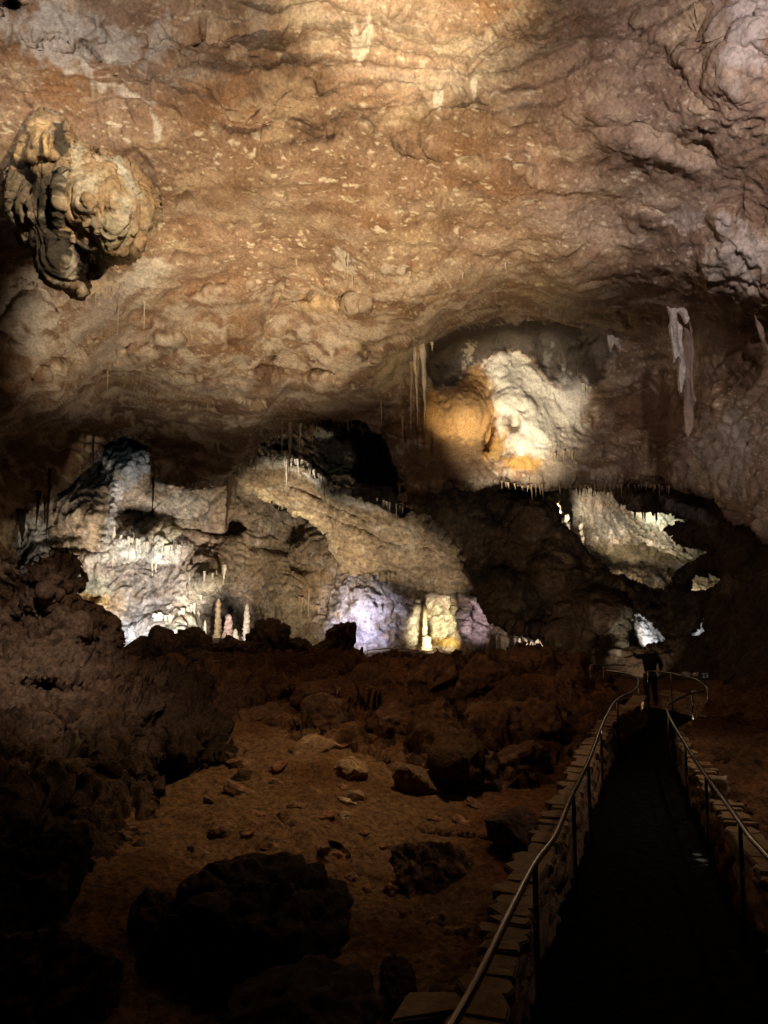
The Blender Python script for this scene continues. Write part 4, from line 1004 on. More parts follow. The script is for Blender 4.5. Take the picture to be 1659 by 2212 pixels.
def stalagmite(u, v0, v1, Y, wpx, mat, label, seed, top=.45, lay=.25, group=None, name='stalagmite'):
    rings, sides = 44, 20
    L = pt(u, v0, Y).z - pt(u, v1, Y).z
    w_ = px(Y, wpx) / 2
    t = np.linspace(0, 1, rings); th = np.linspace(0, 2 * math.pi, sides, endpoint=False)
    rs_ = np.random.RandomState(seed)
    r = top + (1 - top) * t ** 1.4
    r = r * np.minimum(1, (t * 9 + .02)) ** .5
    f = rs_.uniform(6, 9)
    r = r * (1 + lay * (np.abs(((t * f) % 1) - .5) * 2 - .5))
    T, A = np.meshgrid(t, th, indexing='ij')
    q = np.stack([np.cos(A).ravel(), np.sin(A).ravel(), T.ravel() * L / w_], -1)
    rr = r[:, None] * (1 + .75 * fbm(q, .8, 4, seed * 2.3).reshape(rings, sides))
    V = np.stack([(np.cos(A) * rr).ravel() * w_, (np.sin(A) * rr).ravel() * w_, (1 - T.ravel()) * L * 1.08 - L * .08], -1)
    i = np.arange(rings * sides).reshape(rings, sides); j = np.roll(i, -1, 1)
    Q = np.stack([i[:-1].ravel(), i[1:].ravel(), j[1:].ravel(), j[:-1].ravel()], -1)
    me = bpy.data.meshes.new(name)
    me.from_pydata(V.tolist(), [], Q.tolist() + [tuple(i[-1][::-1]), tuple(i[0])])
    for p in me.polygons: p.use_smooth = True
    me.materials.append(mat)
    o = link(name, me)
    o.location = pt(u, v1, Y)
    return tag(o, label, 'column' if name == 'column' else 'stalagmite', group)


M_PINK = mat_rock('pink_calcite', 5, .6, .08, rough=.6, var=.6, attr=False, base=(.56, .40, .34))
stalagmite(425, 1316, 1378, 51.5, 20, M_PALE, 'cone shaped stalagmite, leftmost of the four beside the bright dripstone', 1, .5, .12)
stalagmite(470, 1293, 1372, 52.5, 17, M_TAN, 'tall knobbly yellowish stalagmite behind the pink one', 2, .6, .35)
stalagmite(493, 1326, 1378, 51, 26, M_PINK, 'pinkish lumpy stalagmite with a brightly lit right side', 3, .45, .12)
stalagmite(532, 1304, 1380, 50.5, 17, M_PALE, 'layered white stalagmite, rightmost of the four beside the bright dripstone', 4, .55, .3)
stalagmite(1077, 1368, 1402, 47, 12, M_PALE, 'short white layered stalagmite right of the pink column', 5, .6, .2)
stalagmite(1055, 1378, 1404, 47, 13, M_TAN, 'short rounded tan stalagmite beside the white layered one', 6, .6, .1)
stalagmite(922, 1372, 1402, 49.5, 24, M_TAN, 'squat round white stalagmite in the yellow alcove', 7, .7, .15)
stalagmite(918, 1305, 1372, 49.8, 10, M_TAN, 'slender column rising above the squat round stalagmite', 8, .9, .05, None, 'column')
for i, u in enumerate((1122, 1136, 1148, 1160, 1170, 1180, 1190)):
    stalagmite(u, 1374 + (i % 3) * 5 + abs(i - 3), 1404, 47.5, 12, M_PALE, 'small pale stalagmite in the lit row under the dark wall', 20 + i, .5, .2, 'lit row of small stalagmites')
stalagmite(442, 1340, 1385, 52, 10, M_PALE, 'thin pale stalagmite between the cone and the yellowish one', 9, .5, .2)
stalagmite(508, 1358, 1384, 50.6, 14, M_PALE, 'low white stalagmite between the pink and the layered ones', 10, .6, .2)

# ------------------------------------------------------------------ hanging formation at the upper left
PEND_POLY = [(73, 244), (92, 238), (110, 241), (130, 253), (143, 273), (143, 305), (150, 318), (172, 316), (194, 326), (228, 340), (262, 350), (285, 361), (301, 382), (318, 400), (334, 430), (334, 460), (318, 488), (306, 500), (303, 529), (285, 553), (228, 571), (205, 590), (173, 634),
             (137, 618), (100, 604), (68, 536), (46, 496), (26, 442), (22, 385), (32, 342), (41, 301), (55, 266)]
PEND_CTRL = [(90, 242, 16.6), (75, 300, 15.6), (100, 290, 15.3), (140, 300, 16.2), (85, 345, 15.6), (40, 340, 16.3), (80, 365, 16.4), (40, 420, 16), (90, 420, 15.7), (120, 480, 15.8), (150, 350, 16), (200, 350, 16.4), (260, 370, 16.9), (310, 420, 17.2), (330, 450, 17.5),
             (170, 430, 15.5), (230, 430, 15.6), (280, 440, 16), (290, 520, 16.6), (240, 520, 15.9), (200, 500, 15.9), (220, 560, 16.4), (180, 560, 16.6), (140, 560, 16.0), (170, 625, 16.8), (110, 590, 16.2), (60, 510, 16.3)]
PEND_BUMPS = [(86, 354, 50, 16, -10, .9, .6), (85, 374, 34, 10, -5, -.4, .8), (150, 430, 7, 130, 4, .35, .9), (128, 440, 14, 120, 6, -.2, 1.2), (213, 420, 6, 110, -6, .16, .9), (256, 430, 7, 100, -14, .22, .9), (190, 430, 40, 120, 0, -.25, 1.4), (240, 425, 30, 110, -8, -.2, 1.4),
              (205, 590, 56, 62, 25, 2.0, .5), (262, 555, 40, 14, -10, .8, .5), (112, 300, 8, 40, 10, .25, .9), (60, 460, 30, 140, -10, -.2, 1.4), (84, 300, 50, 70, 10, -.2, 1.2), (285, 400, 20, 60, -30, .5, 1.0), (165, 520, 16, 60, 0, .5, .9)]


def pend_col(P, U, V):
    C = np.tile(np.array([.44, .31, .19]), (len(P), 1))
    C = mixc(C, np.array([.58, .52, .42]), sstep(0, .35, fbm(P, .5, 3, 161.0, (1, 1, .3))))
    C = patches(C, U, V, P, [(65, 300, 44, 70, 15, (.74, .52, .28), .9), (128, 300, 18, 60, 5, (.06, .05, .04), .95), (85, 355, 60, 18, 0, (.05, .035, .03), .95), (82, 368, 30, 10, 0, (.62, .42, .2), .9), (100, 400, 60, 40, 0, (.07, .06, .05), .95),  # black stain, plus painted shade in the cavity and bottom recess
                             (105, 510, 50, 130, -8, (.055, .044, .034), .97), (50, 440, 26, 90, -10, (.20, .16, .12), .8), (185, 565, 50, 66, 10, (.06, .05, .04), .95), (205, 500, 30, 40, 0, (.28, .23, .19), .7), (270, 400, 14, 70, -20, (.60, .58, .52), .7),
                             (310, 440, 20, 60, -15, (.42, .27, .14), .7), (288, 470, 10, 60, -8, (.40, .2, .1), .6), (170, 360, 20, 40, 0, (.70, .64, .52), .6), (240, 490, 40, 40, 0, (.50, .46, .33), .6)], .35)
    return C * (1 + .4 * fbm(P, .16, 2, 166.0))[:, None]


def pend_disp(P, U, V):
    rip = fbm(P, .3, 2, 171.0, (.6, .6, 2.2))
    body = 1 - blobmask(U, V, 85, 290, 70, 60)
    return .05 * fbm(P, 1.1, 3, 172.0) + body * (.20 * ridge(warp(P, .9, .16), .6, 3, 174.0, (1, 1, .05)) + .07 * ridge(P, .2, 3, 177.0, (1, 1, .1))) - .12 * sstep(.6, .95, ridge(warp(P, .9, .2), 1.1, 2, 178.0, (1, 1, .25))) + .035 * rip + .03 * fbm(P, .15, 4, 175.0, gain=.6)


pend = sheet('hanging_formation', PEND_POLY, PEND_CTRL, M_FLOW, pend_col, pend_disp, 1.8, PEND_BUMPS, (13, 1.0), (4, 3), skirt=4)
tag(pend, 'large pale and black streaked flowstone formation hanging from the roof at the upper left', 'flowstone')

# ------------------------------------------------------------------ path, stone walls, handrails


def chaikin(pts, n=2):
    P_ = [Vector(p) for p in pts]
    for _ in range(n):
        Q_ = [P_[0]]
        for a, b in zip(P_[:-1], P_[1:]):
            Q_ += [a * .75 + b * .25, a * .25 + b * .75]
        Q_.append(P_[-1]); P_ = Q_
    return P_


def resample(pts, step):
    P_ = np.array([tuple(p) for p in pts]); s = np.concatenate([[0], np.cumsum(np.linalg.norm(P_[1:] - P_[:-1], axis=1))])
    n_ = max(2, int(s[-1] / step) + 1); q = np.linspace(0, s[-1], n_)
    return np.stack([np.interp(q, s, P_[:, k]) for k in range(3)], -1)


def tube(name, pts, r, mat, parent=None, sides=10):
    P_ = np.array([tuple(p) for p in pts]); n_ = len(P_)
    T = np.gradient(P_, axis=0); T /= np.maximum(np.linalg.norm(T, axis=1), 1e-9)[:, None]
    up = np.array([0, 0, 1.0]) if abs(T[0, 2]) < .9 else np.array([1.0, 0, 0])
    V = []
    for i in range(n_):
        a = np.cross(T[i], up); a /= np.linalg.norm(a); b = np.cross(a, T[i]); up = b
        for k in range(sides):
            th = 2 * math.pi * k / sides
            V.append(P_[i] + r * (a * math.cos(th) + b * math.sin(th)))
    F_ = [(i * sides + k, i * sides + (k + 1) % sides, (i + 1) * sides + (k + 1) % sides, (i + 1) * sides + k) for i in range(n_ - 1) for k in range(sides)]
    F_ += [tuple(range(sides))[::-1], tuple(range((n_ - 1) * sides, n_ * sides))]
    me = bpy.data.meshes.new(name); me.from_pydata([tuple(v) for v in V], [], F_)
    for p in me.polygons: p.use_smooth = len(p.vertices) == 4
    me.materials.append(mat)
    return link(name, me, parent)


def handrail(rail_pts, posts, label, r=.024, ztop=1.0, group=None, cat='handrail', lower=None):
    root = tag(empty('handrail', (rail_pts[0].x, rail_pts[0].y, 0)), label, cat, group)
    inv = Matrix.Translation(-root.location)
    pts = resample(chaikin(rail_pts, 2), .06 if r > .02 else .2)
    tube('rail', [inv @ Vector(p) for p in pts], r, M_STEEL, root)
    for p, zb in posts:
        d = np.linalg.norm(pts[:, :2] - np.array([p.x, p.y]), axis=1); q = Vector(pts[d.argmin()])
        tube('post', [inv @ (q + Vector((0, 0, -.01))), inv @ Vector((q.x, q.y, (zb + q.z) / 2)), inv @ Vector((q.x, q.y, zb))], r * .9, M_STEEL, root, 8)
    return root


LR = [(870, 2420), (930, 2300), (979, 2209), (1029, 2124), (1074, 2029), (1154, 1864), (1187, 1826), (1204, 1799), (1229, 1734), (1239, 1710), (1274, 1642), (1297, 1572), (1312, 1542), (1328, 1512), (1374, 1492), (1384, 1469), (1354, 1454), (1309, 1449)]
LRP = [onz(u, v, 1.0) for u, v in LR]
handrail(LRP, [(onz(u, v, 1.0), -.05) for u, v in [(940, 2280), (1154, 1864), (1239, 1712), (1272, 1646), (1297, 1572), (1328, 1512), (1384, 1469)]], 'long steel handrail bending along the left stone wall of the path')
RR = [(1519, 1494), (1490, 1497.5), (1448, 1518), (1440, 1528), (1443, 1545), (1462, 1579), (1478, 1604), (1498, 1637), (1523, 1673), (1594, 1769), (1619, 1809), (1659, 1849), (1760, 1980), (1900, 2200)]
RRP = [onz(u, v, 1.0) for u, v in RR]
handrail(RRP, [(onz(u, v, 1.0), -.05) for u, v in [(1443, 1545), (1478, 1606), (1523, 1673), (1598, 1776), (1490, 1497.5)]], 'steel handrail along the right stone wall, hooked at its far end')
BR = [(1399, 1449), (1430, 1452), (1455, 1455), (1490, 1463), (1507, 1468), (1528, 1486)]
BRP = [onz(u, v, 1.0) for u, v in BR]
handrail(BRP, [(onz(u, v, 1.0), 0) for u, v in [(1399, 1449), (1455, 1455), (1528, 1486)]], 'short steel handrail in front of the standing person at the end of the path', .02)
FR = [(1275, 1437), (1310, 1436), (1352, 1437)]
handrail([onz(u, v, 1.2) for u, v in FR], [(onz(1301, 1436, 1.2), .1), (onz(1275, 1437, 1.2), .1)], 'straight handrail left of the standing person', .02)
handrail([pt(420, 1433, 24), pt(492, 1429, 24), pt(508, 1424, 24), pt(541, 1424, 24), pt(590, 1417, 24.3), pt(660, 1410, 25)], [], 'thin grey pipe rail lying along the ridge above the floodlight', .02, cat='pipe')
handrail([pt(793, 1405, 31), pt(845, 1400, 31)], [(pt(793, 1405, 31), .3), (pt(845, 1400, 31), .3)], 'far handrail on the ridge right of the purple lit rock', .02)
handrail([pt(942, 1399, 31), pt(949, 1410, 31), pt(958, 1415, 31), pt(985, 1421, 31), pt(1002, 1421, 31)], [(pt(945, 1404, 31), .2), (pt(964, 1417, 31), .2), (pt(992, 1421, 31), .2)], 'far bent handrail leading to two people behind the ridge', .025)


def stone_wall(inner, label, zt=.6, zb=-.75, thick=.27, side=-1, seed=0):
    """inner: top edge next to the path, far to near or near to far; side: -1 wall lies left of travel direction"""
    root = tag(empty('stone_wall', (inner[0][0], inner[0][1], 0)), label, 'stone wall')
    inv = np.array([inner[0][0], inner[0][1], 0])
    P_ = resample([Vector((p[0], p[1], 0)) for p in inner], .07)
    T = np.gradient(P_, axis=0); T /= np.linalg.norm(T, axis=1)[:, None]
    Nn = np.stack([-T[:, 1], T[:, 0], 0 * T[:, 0]], -1) * -side
    k1 = int((zt - .08 - zb) / .05) + 1
    prof = [(0.0, z) for z in np.linspace(zb, zt - .08, k1)] + [(x, zt - .08) for x in np.linspace(.05, thick, 5)] + [(thick, z) for z in np.linspace(zt - .14, zb, k1)]
    n_, m_ = len(P_), len(prof)
    V = np.array([P_[i] + Nn[i] * a + np.array([0, 0, b]) for i in range(n_) for a, b in prof])
    q = V.copy(); q[:, 2] *= 2.2
    d = .05 * ridge(q, .5, 3, seed + 1.0) - .08 * sstep(.5, .9, ridge(q, .42, 2, seed + 2.0)) + .03 * fbm(q, .14, 2, seed + 4.0)
    out = np.repeat(-Nn, m_, 0) * np.tile(np.array([1 if i < k1 else (-1 if i >= m_ - k1 else 0) for i in range(m_)]), n_)[:, None]
    V = V + out * d[:, None] - inv
    i = np.arange(n_ * m_).reshape(n_, m_)
    Q = np.stack([i[:-1, :-1].ravel(), i[:-1, 1:].ravel(), i[1:, 1:].ravel(), i[1:, :-1].ravel()], -1)
    if side > 0: Q = Q[:, ::-1]
    np_mesh('masonry', V, Q, M_STONE, None, root)
    bm = bmesh.new(); rs_ = np.random.RandomState(seed + 5)
    s = np.concatenate([[0], np.cumsum(np.linalg.norm(P_[1:] - P_[:-1], axis=1))]); a = 0
    while a < s[-1] - .1:
        b = min(a + rs_.uniform(.12, .30), s[-1])
        o1, o2 = rs_.uniform(-.03, .02), thick + rs_.uniform(-.05, .06)
        a_, b_ = a, b; a -= .012; b += .012
        z0, z1 = zt - .085, zt + rs_.uniform(-.016, .016)
        ring = []
        for (ss, oo) in [(a + .002, o1 + rs_.uniform(-.04, .02)), ((a + b) / 2, o1 + rs_.uniform(-.05, .02)), (b - .002, o1 + rs_.uniform(-.03, .03)), (b - .002, o2 + rs_.uniform(-.05, .03)), ((a + b) / 2, o2 + rs_.uniform(-.03, .08)), (a + .002, o2 + rs_.uniform(-.05, .03))]:
            c = np.array([np.interp(ss, s, P_[:, k]) for k in range(3)]); nn = np.array([np.interp(ss, s, Nn[:, k]) for k in range(3)])
            ring.append(c + nn * oo - inv)
        tilt = rs_.uniform(-.03, .03)
        lo = [bm.verts.new((p[0], p[1], z0)) for p in ring]
        hi = [bm.verts.new((p[0], p[1], z1 + tilt * (.5 if k in (0, 5) else -.5 if k in (2, 3) else 0) + rs_.uniform(-.012, .012))) for k, p in enumerate(ring)]
        nf = [bm.faces.new(hi), bm.faces.new(lo[::-1])] + [bm.faces.new((lo[k], lo[(k + 1) % 6], hi[(k + 1) % 6], hi[k])) for k in range(6)]
        a = b_
    bmesh.ops.recalc_face_normals(bm, faces=bm.faces)
    bmesh.ops.bevel(bm, geom=[e for e in bm.edges], offset=.012, segments=2, affect='EDGES', clamp_overlap=True)
    me = bpy.data.meshes.new('coping'); bm.to_mesh(me); bm.free()
    me.materials.append(M_CAP)
    link('coping', me, root)
    return root


LW = [(1010, 2420), (1052, 2290), (1090, 2184), (1117, 2059), (1140, 1979), (1158, 1909), (1188, 1864), (1222, 1784), (1243, 1749), (1268, 1667), (1293, 1617), (1315, 1577), (1336, 1547), (1365, 1532), (1389, 1517), (1395, 1502)]
LWI = [onz(u, v, .6) for u, v in LW]
stone_wall(chaikin(LWI, 1), 'low dry stone wall with flat coping slabs along the left side of the path', side=-1, seed=1)
RWI = []
P_ = resample(chaikin(RRP[1:], 1), .3)
T_ = np.gradient(P_, axis=0); T_ /= np.linalg.norm(T_, axis=1)[:, None]
for p, t_ in zip(P_, T_):
    RWI.append((p[0] - t_[1] * .16, p[1] + t_[0] * .16, 0))
stone_wall(chaikin(RWI, 1), 'low stone wall curving away along the right side of the path', side=-1, seed=2, zt=.55)
BWI = [(p.x, p.y + .12, 0) for p in BRP[1:]] + [(BRP[-1].x + 1.0, BRP[-1].y - .6, 0)]
stone_wall(BWI, 'short stone wall under the handrail in front of the standing person', side=-1, seed=3, zt=.5)

bm = bmesh.new()
loop = [(p[0], p[1]) for p in [(LWI[0].x - .4, LWI[0].y - 1.6)] + [(q.x, q.y) for q in LWI]] + [(LRP[-2].x, LRP[-2].y), (LRP[-1].x - 2, LRP[-1].y + .3), (LRP[-1].x - 2, LRP[-1].y + 2.5), (BRP[0].x - .1, BRP[0].y + 3.0)] + \
    [(p.x, p.y) for p in BRP] + [(BRP[-1].x + 2, BRP[-1].y - .8), (RWI[0][0] + 2, RWI[0][1] + .2)] + [(p[0], p[1]) for p in RWI] + [(RWI[-1][0] + .6, RWI[-1][1] - 1.5)]
vs = [bm.verts.new((x, y, 0)) for x, y in loop]
es = [bm.edges.new((vs[i], vs[(i + 1) % len(vs)])) for i in range(len(vs))]
bmesh.ops.triangle_fill(bm, use_beauty=True, use_dissolve=False, edges=es)
bmesh.ops.recalc_face_normals(bm, faces=bm.faces)
me = bpy.data.meshes.new('path'); bm.to_mesh(me); bm.free(); me.materials.append(M_ASPH)
tag(link('path', me), kind='structure')

# ------------------------------------------------------------------ floodlight, small spotlight, marker
M_BLACK = mat_plain('black_metal', (.02, .02, .02), .5, 0, .3)
M_GLASS = mat_plain('lamp_glass', (.62, .58, .45), .15, 0, .3, 12)
M_CABLE = mat_plain('grey_conduit', (.34, .31, .29), .5)
fl = tag(empty('floodlight', pt(552, 1488, 22)), 'black box floodlight with a round lens standing on the rock ledges', 'floodlight')
iv = -fl.location


def box_mesh(name, pts8, mat, parent, bev=.012):
    bm = bmesh.new(); vs = [bm.verts.new(p) for p in pts8]
    for f in [(0, 1, 2, 3), (7, 6, 5, 4), (0, 4, 5, 1), (1, 5, 6, 2), (2, 6, 7, 3), (3, 7, 4, 0)]: bm.faces.new([vs[i] for i in f])
    bmesh.ops.recalc_face_normals(bm, faces=bm.faces)
    bmesh.ops.bevel(bm, geom=bm.edges[:], offset=bev, segments=2, affect='EDGES')
    me = bpy.data.meshes.new(name); bm.to_mesh(me); bm.free(); me.materials.append(mat)
    return link(name, me, parent)


fr = [pt(536, 1454, 21.9), pt(569, 1451, 22.0), pt(568, 1482, 21.9), pt(540, 1489, 21.8)]
box_mesh('housing', [p + iv for p in fr] + [p + iv + Vector((.05, .35, 0)) for p in fr], M_BLACK, fl)


def disc(name, c, r, mat, parent, nrm=(0, -1, 0), th=.03, dome=.3):
    bm = bmesh.new()
    bmesh.ops.create_uvsphere(bm, u_segments=20, v_segments=12, radius=r)
    for v in bm.verts: v.co.z *= dome
    q = Vector((0, 0, 1)).rotation_difference(Vector(nrm))
    for v in bm.verts: v.co = q @ v.co + Vector(c)
    me = bpy.data.meshes.new(name); bm.to_mesh(me); bm.free()
    for p in me.polygons: p.use_smooth = True
    me.materials.append(mat)
    return link(name, me, parent)


disc('lens', pt(556, 1463, 21.86) + iv, .066, M_GLASS, fl)
tube('conduit', resample(chaikin([pt(536, 1468, 21.9) + iv, pt(524, 1473, 21.9) + iv, pt(515, 1486, 21.9) + iv, pt(512, 1508, 21.9) + iv], 3), .03), .014, M_CABLE, fl, 8)
sl = tag(empty('spotlight', pt(510, 1520, 20.8)), 'small grey cylindrical spotlight below the box floodlight', 'spotlight')
iv2 = -sl.location
tube('barrel', [pt(504, 1504, 20.9) + iv2, pt(508, 1514, 20.8) + iv2, pt(510, 1520, 20.75) + iv2], .04, M_CABLE, sl, 14)
tube('bracket', [pt(500, 1500, 21.0) + iv2, pt(496, 1500, 21) + iv2, pt(494, 1518, 21) + iv2], .02, M_BLACK, sl, 8)

mk = tag(empty('number_marker', pt(1523, 1472, 21.5)), 'small black marker with the number 23 in yellowish figures by the far path', 'sign')
iv3 = -mk.location
pf = [pt(1509, 1450, 21.5), pt(1537, 1450, 21.5), pt(1537, 1469, 21.5), pt(1509, 1469, 21.5)]
box_mesh('plate', [p + iv3 for p in pf] + [p + iv3 + Vector((0, .03, 0)) for p in pf], M_BLACK, mk, .006)
tube('stake', [pt(1523, 1468, 21.53) + iv3, pt(1523, 1480, 21.53) + iv3, pt(1523, 1500, 21.53) + iv3], .012, M_BLACK, mk, 8)
M_DIGIT = mat_plain('marker_figures', (.85, .72, .45), .5)
fc = bpy.data.curves.new('number', 'FONT'); fc.body = '23'; fc.size = .19; fc.extrude = .004; fc.align_x = 'CENTER'; fc.align_y = 'CENTER'
tx0 = bpy.data.objects.new('number', fc); COL.objects.link(tx0)
bpy.context.view_layer.update()
nme = bpy.data.meshes.new_from_object(tx0.evaluated_get(bpy.context.evaluated_depsgraph_get()))
bpy.data.objects.remove(tx0)
nme.materials.clear(); nme.materials.append(M_DIGIT)
tx = link('number', nme)
tx.parent = mk; tx.location = pt(1523, 1459.5, 21.5) + iv3 + Vector((0, -.012, 0)); tx.rotation_euler = (R(90), 0, 0)
for u, v, a in [(1484, 1456, 12), (1502, 1457, 9), (1499, 1495, 8)]:
    boulder('rock', u, v, 22.2, a * 1.3, a * .8, .15, 'little pale stone on the ground behind the short handrail', 'rock', 'little pale stones behind the short handrail', 3, (.5, .46, .42), seed=u * .3)

# ------------------------------------------------------------------ people


def skin_mesh(name, joints, edges, mat, parent, root=0, sub=2):
    """joints: list of (x, y, z, rx, ry)"""
    me = bpy.data.meshes.new(name)
    me.from_pydata([j[:3] for j in joints], edges, [])
    o = link(name, me, parent)
    md = o.modifiers.new('skin', 'SKIN'); md.use_smooth_shade = True
    sv = me.skin_vertices[0].data
    for i, j in enumerate(joints):
        sv[i].radius = (j[3], j[4]); sv[i].use_root = (i == root)
    s = o.modifiers.new('subdiv', 'SUBSURF'); s.levels = sub; s.render_levels = sub
    dg = bpy.context.evaluated_depsgraph_get()
    ev = bpy.data.meshes.new_from_object(o.evaluated_get(dg))
    o.modifiers.clear(); o.data = ev
    ev.materials.clear(); ev.materials.append(mat)
    for p in ev.polygons: p.use_smooth = True; p.material_index = 0
    return o


M_SKIN = mat_plain('skin', (.32, .17, .12), .55, 0, .15)
M_JACK = mat_plain('dark_jacket_cloth', (.018, .018, .02), .85, 0, .3, 40)
M_TROU = mat_plain('dark_trouser_cloth', (.012, .012, .016), .85, 0, .3, 40)
M_HAIR = mat_plain('dark_hair', (.03, .02, .015), .6, 0, .4, 80)
M_SHOE = mat_plain('shoe_leather', (.02, .015, .012), .5)


def person(loc, rz, label, arms, bag=None, shirt=M_JACK, h=1.0, group=None):
    """faces +y before turning; arms: {'l': (elbow, wrist, fingers direction), 'r': ...} in body space"""
    root = empty('person', loc); root.rotation_euler.z = rz; root.scale = (h, h, h)
    tag(root, label, 'person', group)
    J, E = [], []

    def add(p, r, prev=None, r2=None):
        J.append((*p, r, r2 or r)); i = len(J) - 1
        if prev is not None: E.append((prev, i))
        return i
    pel = add((0, 0, .95), .13, None, .11)
    wa = add((0, -.01, 1.12), .125, pel, .10); ch = add((0, 0, 1.32), .15, wa, .11); nb = add((0, 0, 1.47), .075, ch, .07)
    nk = add((0, .01, 1.54), .055, nb); hd = add((0, .03, 1.62), .075, nk, .09); add((0, .025, 1.72), .07, hd, .08)
    nose = add((0, .125, 1.635), .014, hd)
    for s_ in (-1, 1): add((s_ * .088, .01, 1.635), .014, hd)
    hips = {}
    for s_ in (-1, 1):
        a = add((s_ * .10, 0, .88), .095, pel); k = add((s_ * .115, .02, .49), .06, a); c = add((s_ * .12, -.02, .30), .055, k); an = add((s_ * .12, -.03, .09), .038, c); add((s_ * .13, .13, .035), .035, an)
    AR = {}
    for key, s_ in (('l', -1), ('r', 1)):
        el, wr, fd = arms[key]
        sh = add((s_ * .19, 0, 1.43), .062, ch); e = add(el, .043, sh); f0 = add(wr, .028, e)
        fd = Vector(fd).normalized(); wv = Vector(wr)
        side = fd.cross(Vector((0, 1, 0)));
        if side.length < .2: side = Vector((1, 0, 0))
        side.normalize(); up = side.cross(fd)
        pm = add(tuple(wv + fd * .07), .034, f0, .018)
        for q, (off, ln) in enumerate(((-.03, .07), (-.01, .08), (.01, .075), (.03, .06))):
            b0_ = add(tuple(wv + fd * .10 + side * off), .010, pm); m0 = add(tuple(wv + fd * (.10 + ln * .55) + side * off * 1.15 + up * .012), .009, b0_); add(tuple(wv + fd * (.10 + ln * .9) + side * off * 1.15 + up * .035), .008, m0)
        t0 = add(tuple(wv + fd * .05 + side * .04), .012, pm); add(tuple(wv + fd * .09 + side * .07), .010, t0)
        AR[key] = (sh, el, wr)
    skin_mesh('body', J, E, M_SKIN, root)
    J, E = [], []
    a = add((0, -.005, .86), .185, None, .15); b = add((0, -.01, 1.08), .19, a, .145); c = add((0, 0, 1.32), .19, b, .135); d = add((0, 0, 1.44), .12, c, .10); add((0, .01, 1.52), .075, d, .07)
    for key, s_ in (('l', -1), ('r', 1)):
        el, wr, fd = arms[key]
        sh = add((s_ * .18, 0, 1.42), .085, c); e = add(el, .068, sh); add(tuple(Vector(el).lerp(Vector(wr), .93)), .05, e)
    skin_mesh('jacket', J, E, shirt, root)
    J, E = [], []
    p0 = add((0, 0, .93), .145, None, .125)
    for s_ in (-1, 1):
        a = add((s_ * .10, 0, .82), .115, p0); k = add((s_ * .115, .02, .49), .085, a); add((s_ * .12, -.03, .07), .07, k)
    skin_mesh('trousers', J, E, M_TROU, root)
    J, E = [], []
    a = add((0, -.03, 1.60), .075, None, .06); b = add((0, 0, 1.70), .088, a, .09); add((0, .03, 1.755), .06, b, .07)
    skin_mesh('hair', J, E, M_HAIR, root)
    for s_ in (-1, 1):
        J, E = [], []
        a = add((s_ * .12, -.06, .045), .05, None, .045); b = add((s_ * .125, .05, .045), .052, a, .045); add((s_ * .135, .17, .035), .045, b, .035)
        skin_mesh('shoe', J, E, M_SHOE, root)
    for s_ in (-1, 1):
        disc('eye', (s_ * .032, .108, 1.655), .012, M_PALE, root, (0, 1, 0), dome=.6)
    J, E = [], []
    a = add((-.025, .118, 1.575), .007); add((.025, .118, 1.575), .007, a)
    skin_mesh('mouth', J, E, mat_plain('lips', (.30, .11, .09), .5), root, sub=1)
    return root


pm_ = pt(1402, 1400, 21.5)
pz = person((pm_.x, pm_.y, 0), R(4), 'person seen from behind in dark jacket with left arm raised, at the path end', {'l': ((-.34, .02, 1.37), (-.44, .10, 1.48), (-.1, .1, 1)), 'r': ((.31, -.03, 1.18), (.37, .14, .98), (.1, .6, -.6))}, h=1.0)
cupm = mat_plain('white_card', (.8, .8, .8), .5, 0, .05)
cl = pt(1431, 1437, 21.5)
ph = tag(empty('paper_leaflet', cl), 'small white leaflet held in the right hand of the standing person', 'leaflet')
box_mesh('sheet_of_paper', [Vector((-.035, 0, .10)), Vector((.02, 0, .11)), Vector((.05, 0, -.09)), Vector((0, 0, -.10)), Vector((-.035, .01, .10)), Vector((.02, .01, .11)), Vector((.05, .01, -.09)), Vector((0, .01, -.10))], cupm, ph, .002)
AR0 = {'l': ((-.27, .02, 1.15), (-.24, .16, .95), (0, .5, -.8)), 'r': ((.27, .02, 1.15), (.24, .16, .95), (0, .5, -.8))}
for (u, v, Y, lab, m_) in [(997, 1419, 30.0, 'person in black, left of the two whose heads and shoulders show over the ridge', M_JACK), (1023, 1416, 29.5, 'person in black, right and larger of the two showing over the ridge', M_JACK)]:
    hd_ = pt(u, v, Y)
    person((hd_.x, hd_.y, hd_.z - 1.79 * .97), R(-10), lab, AR0, shirt=m_, h=.97, group=None)

# ------------------------------------------------------------------ lamps of the cave, unseen, with added fill spots
w = bpy.data.worlds.new('World'); sc.world = w; w.use_nodes = True
bg = w.node_tree.nodes['Background']
bg.inputs['Color'].default_value = (1, .8, .6, 1)
bg.inputs['Strength'].default_value = 0.0


def spot(loc, to, power, col, ang, blend=.8, rad=.12):
    l = bpy.data.lights.new('unseen_spot', 'SPOT')  # serves hidden cave lamps and added fill alike
    l.energy = power; l.color = col; l.spot_size = R(ang); l.spot_blend = blend; l.shadow_soft_size = rad
    o = bpy.data.objects.new('unseen_spot', l); COL.objects.link(o)
    loc = Vector(loc); o.location = loc
    o.rotation_euler = (Vector(to) - loc).to_track_quat('-Z', 'Y').to_euler()
    return o


WARM, AMB, WHT, COOL, PINK = (1, .80, .55), (1, .66, .30), (1, .93, .82), (.86, .90, 1), (1, .82, .78)
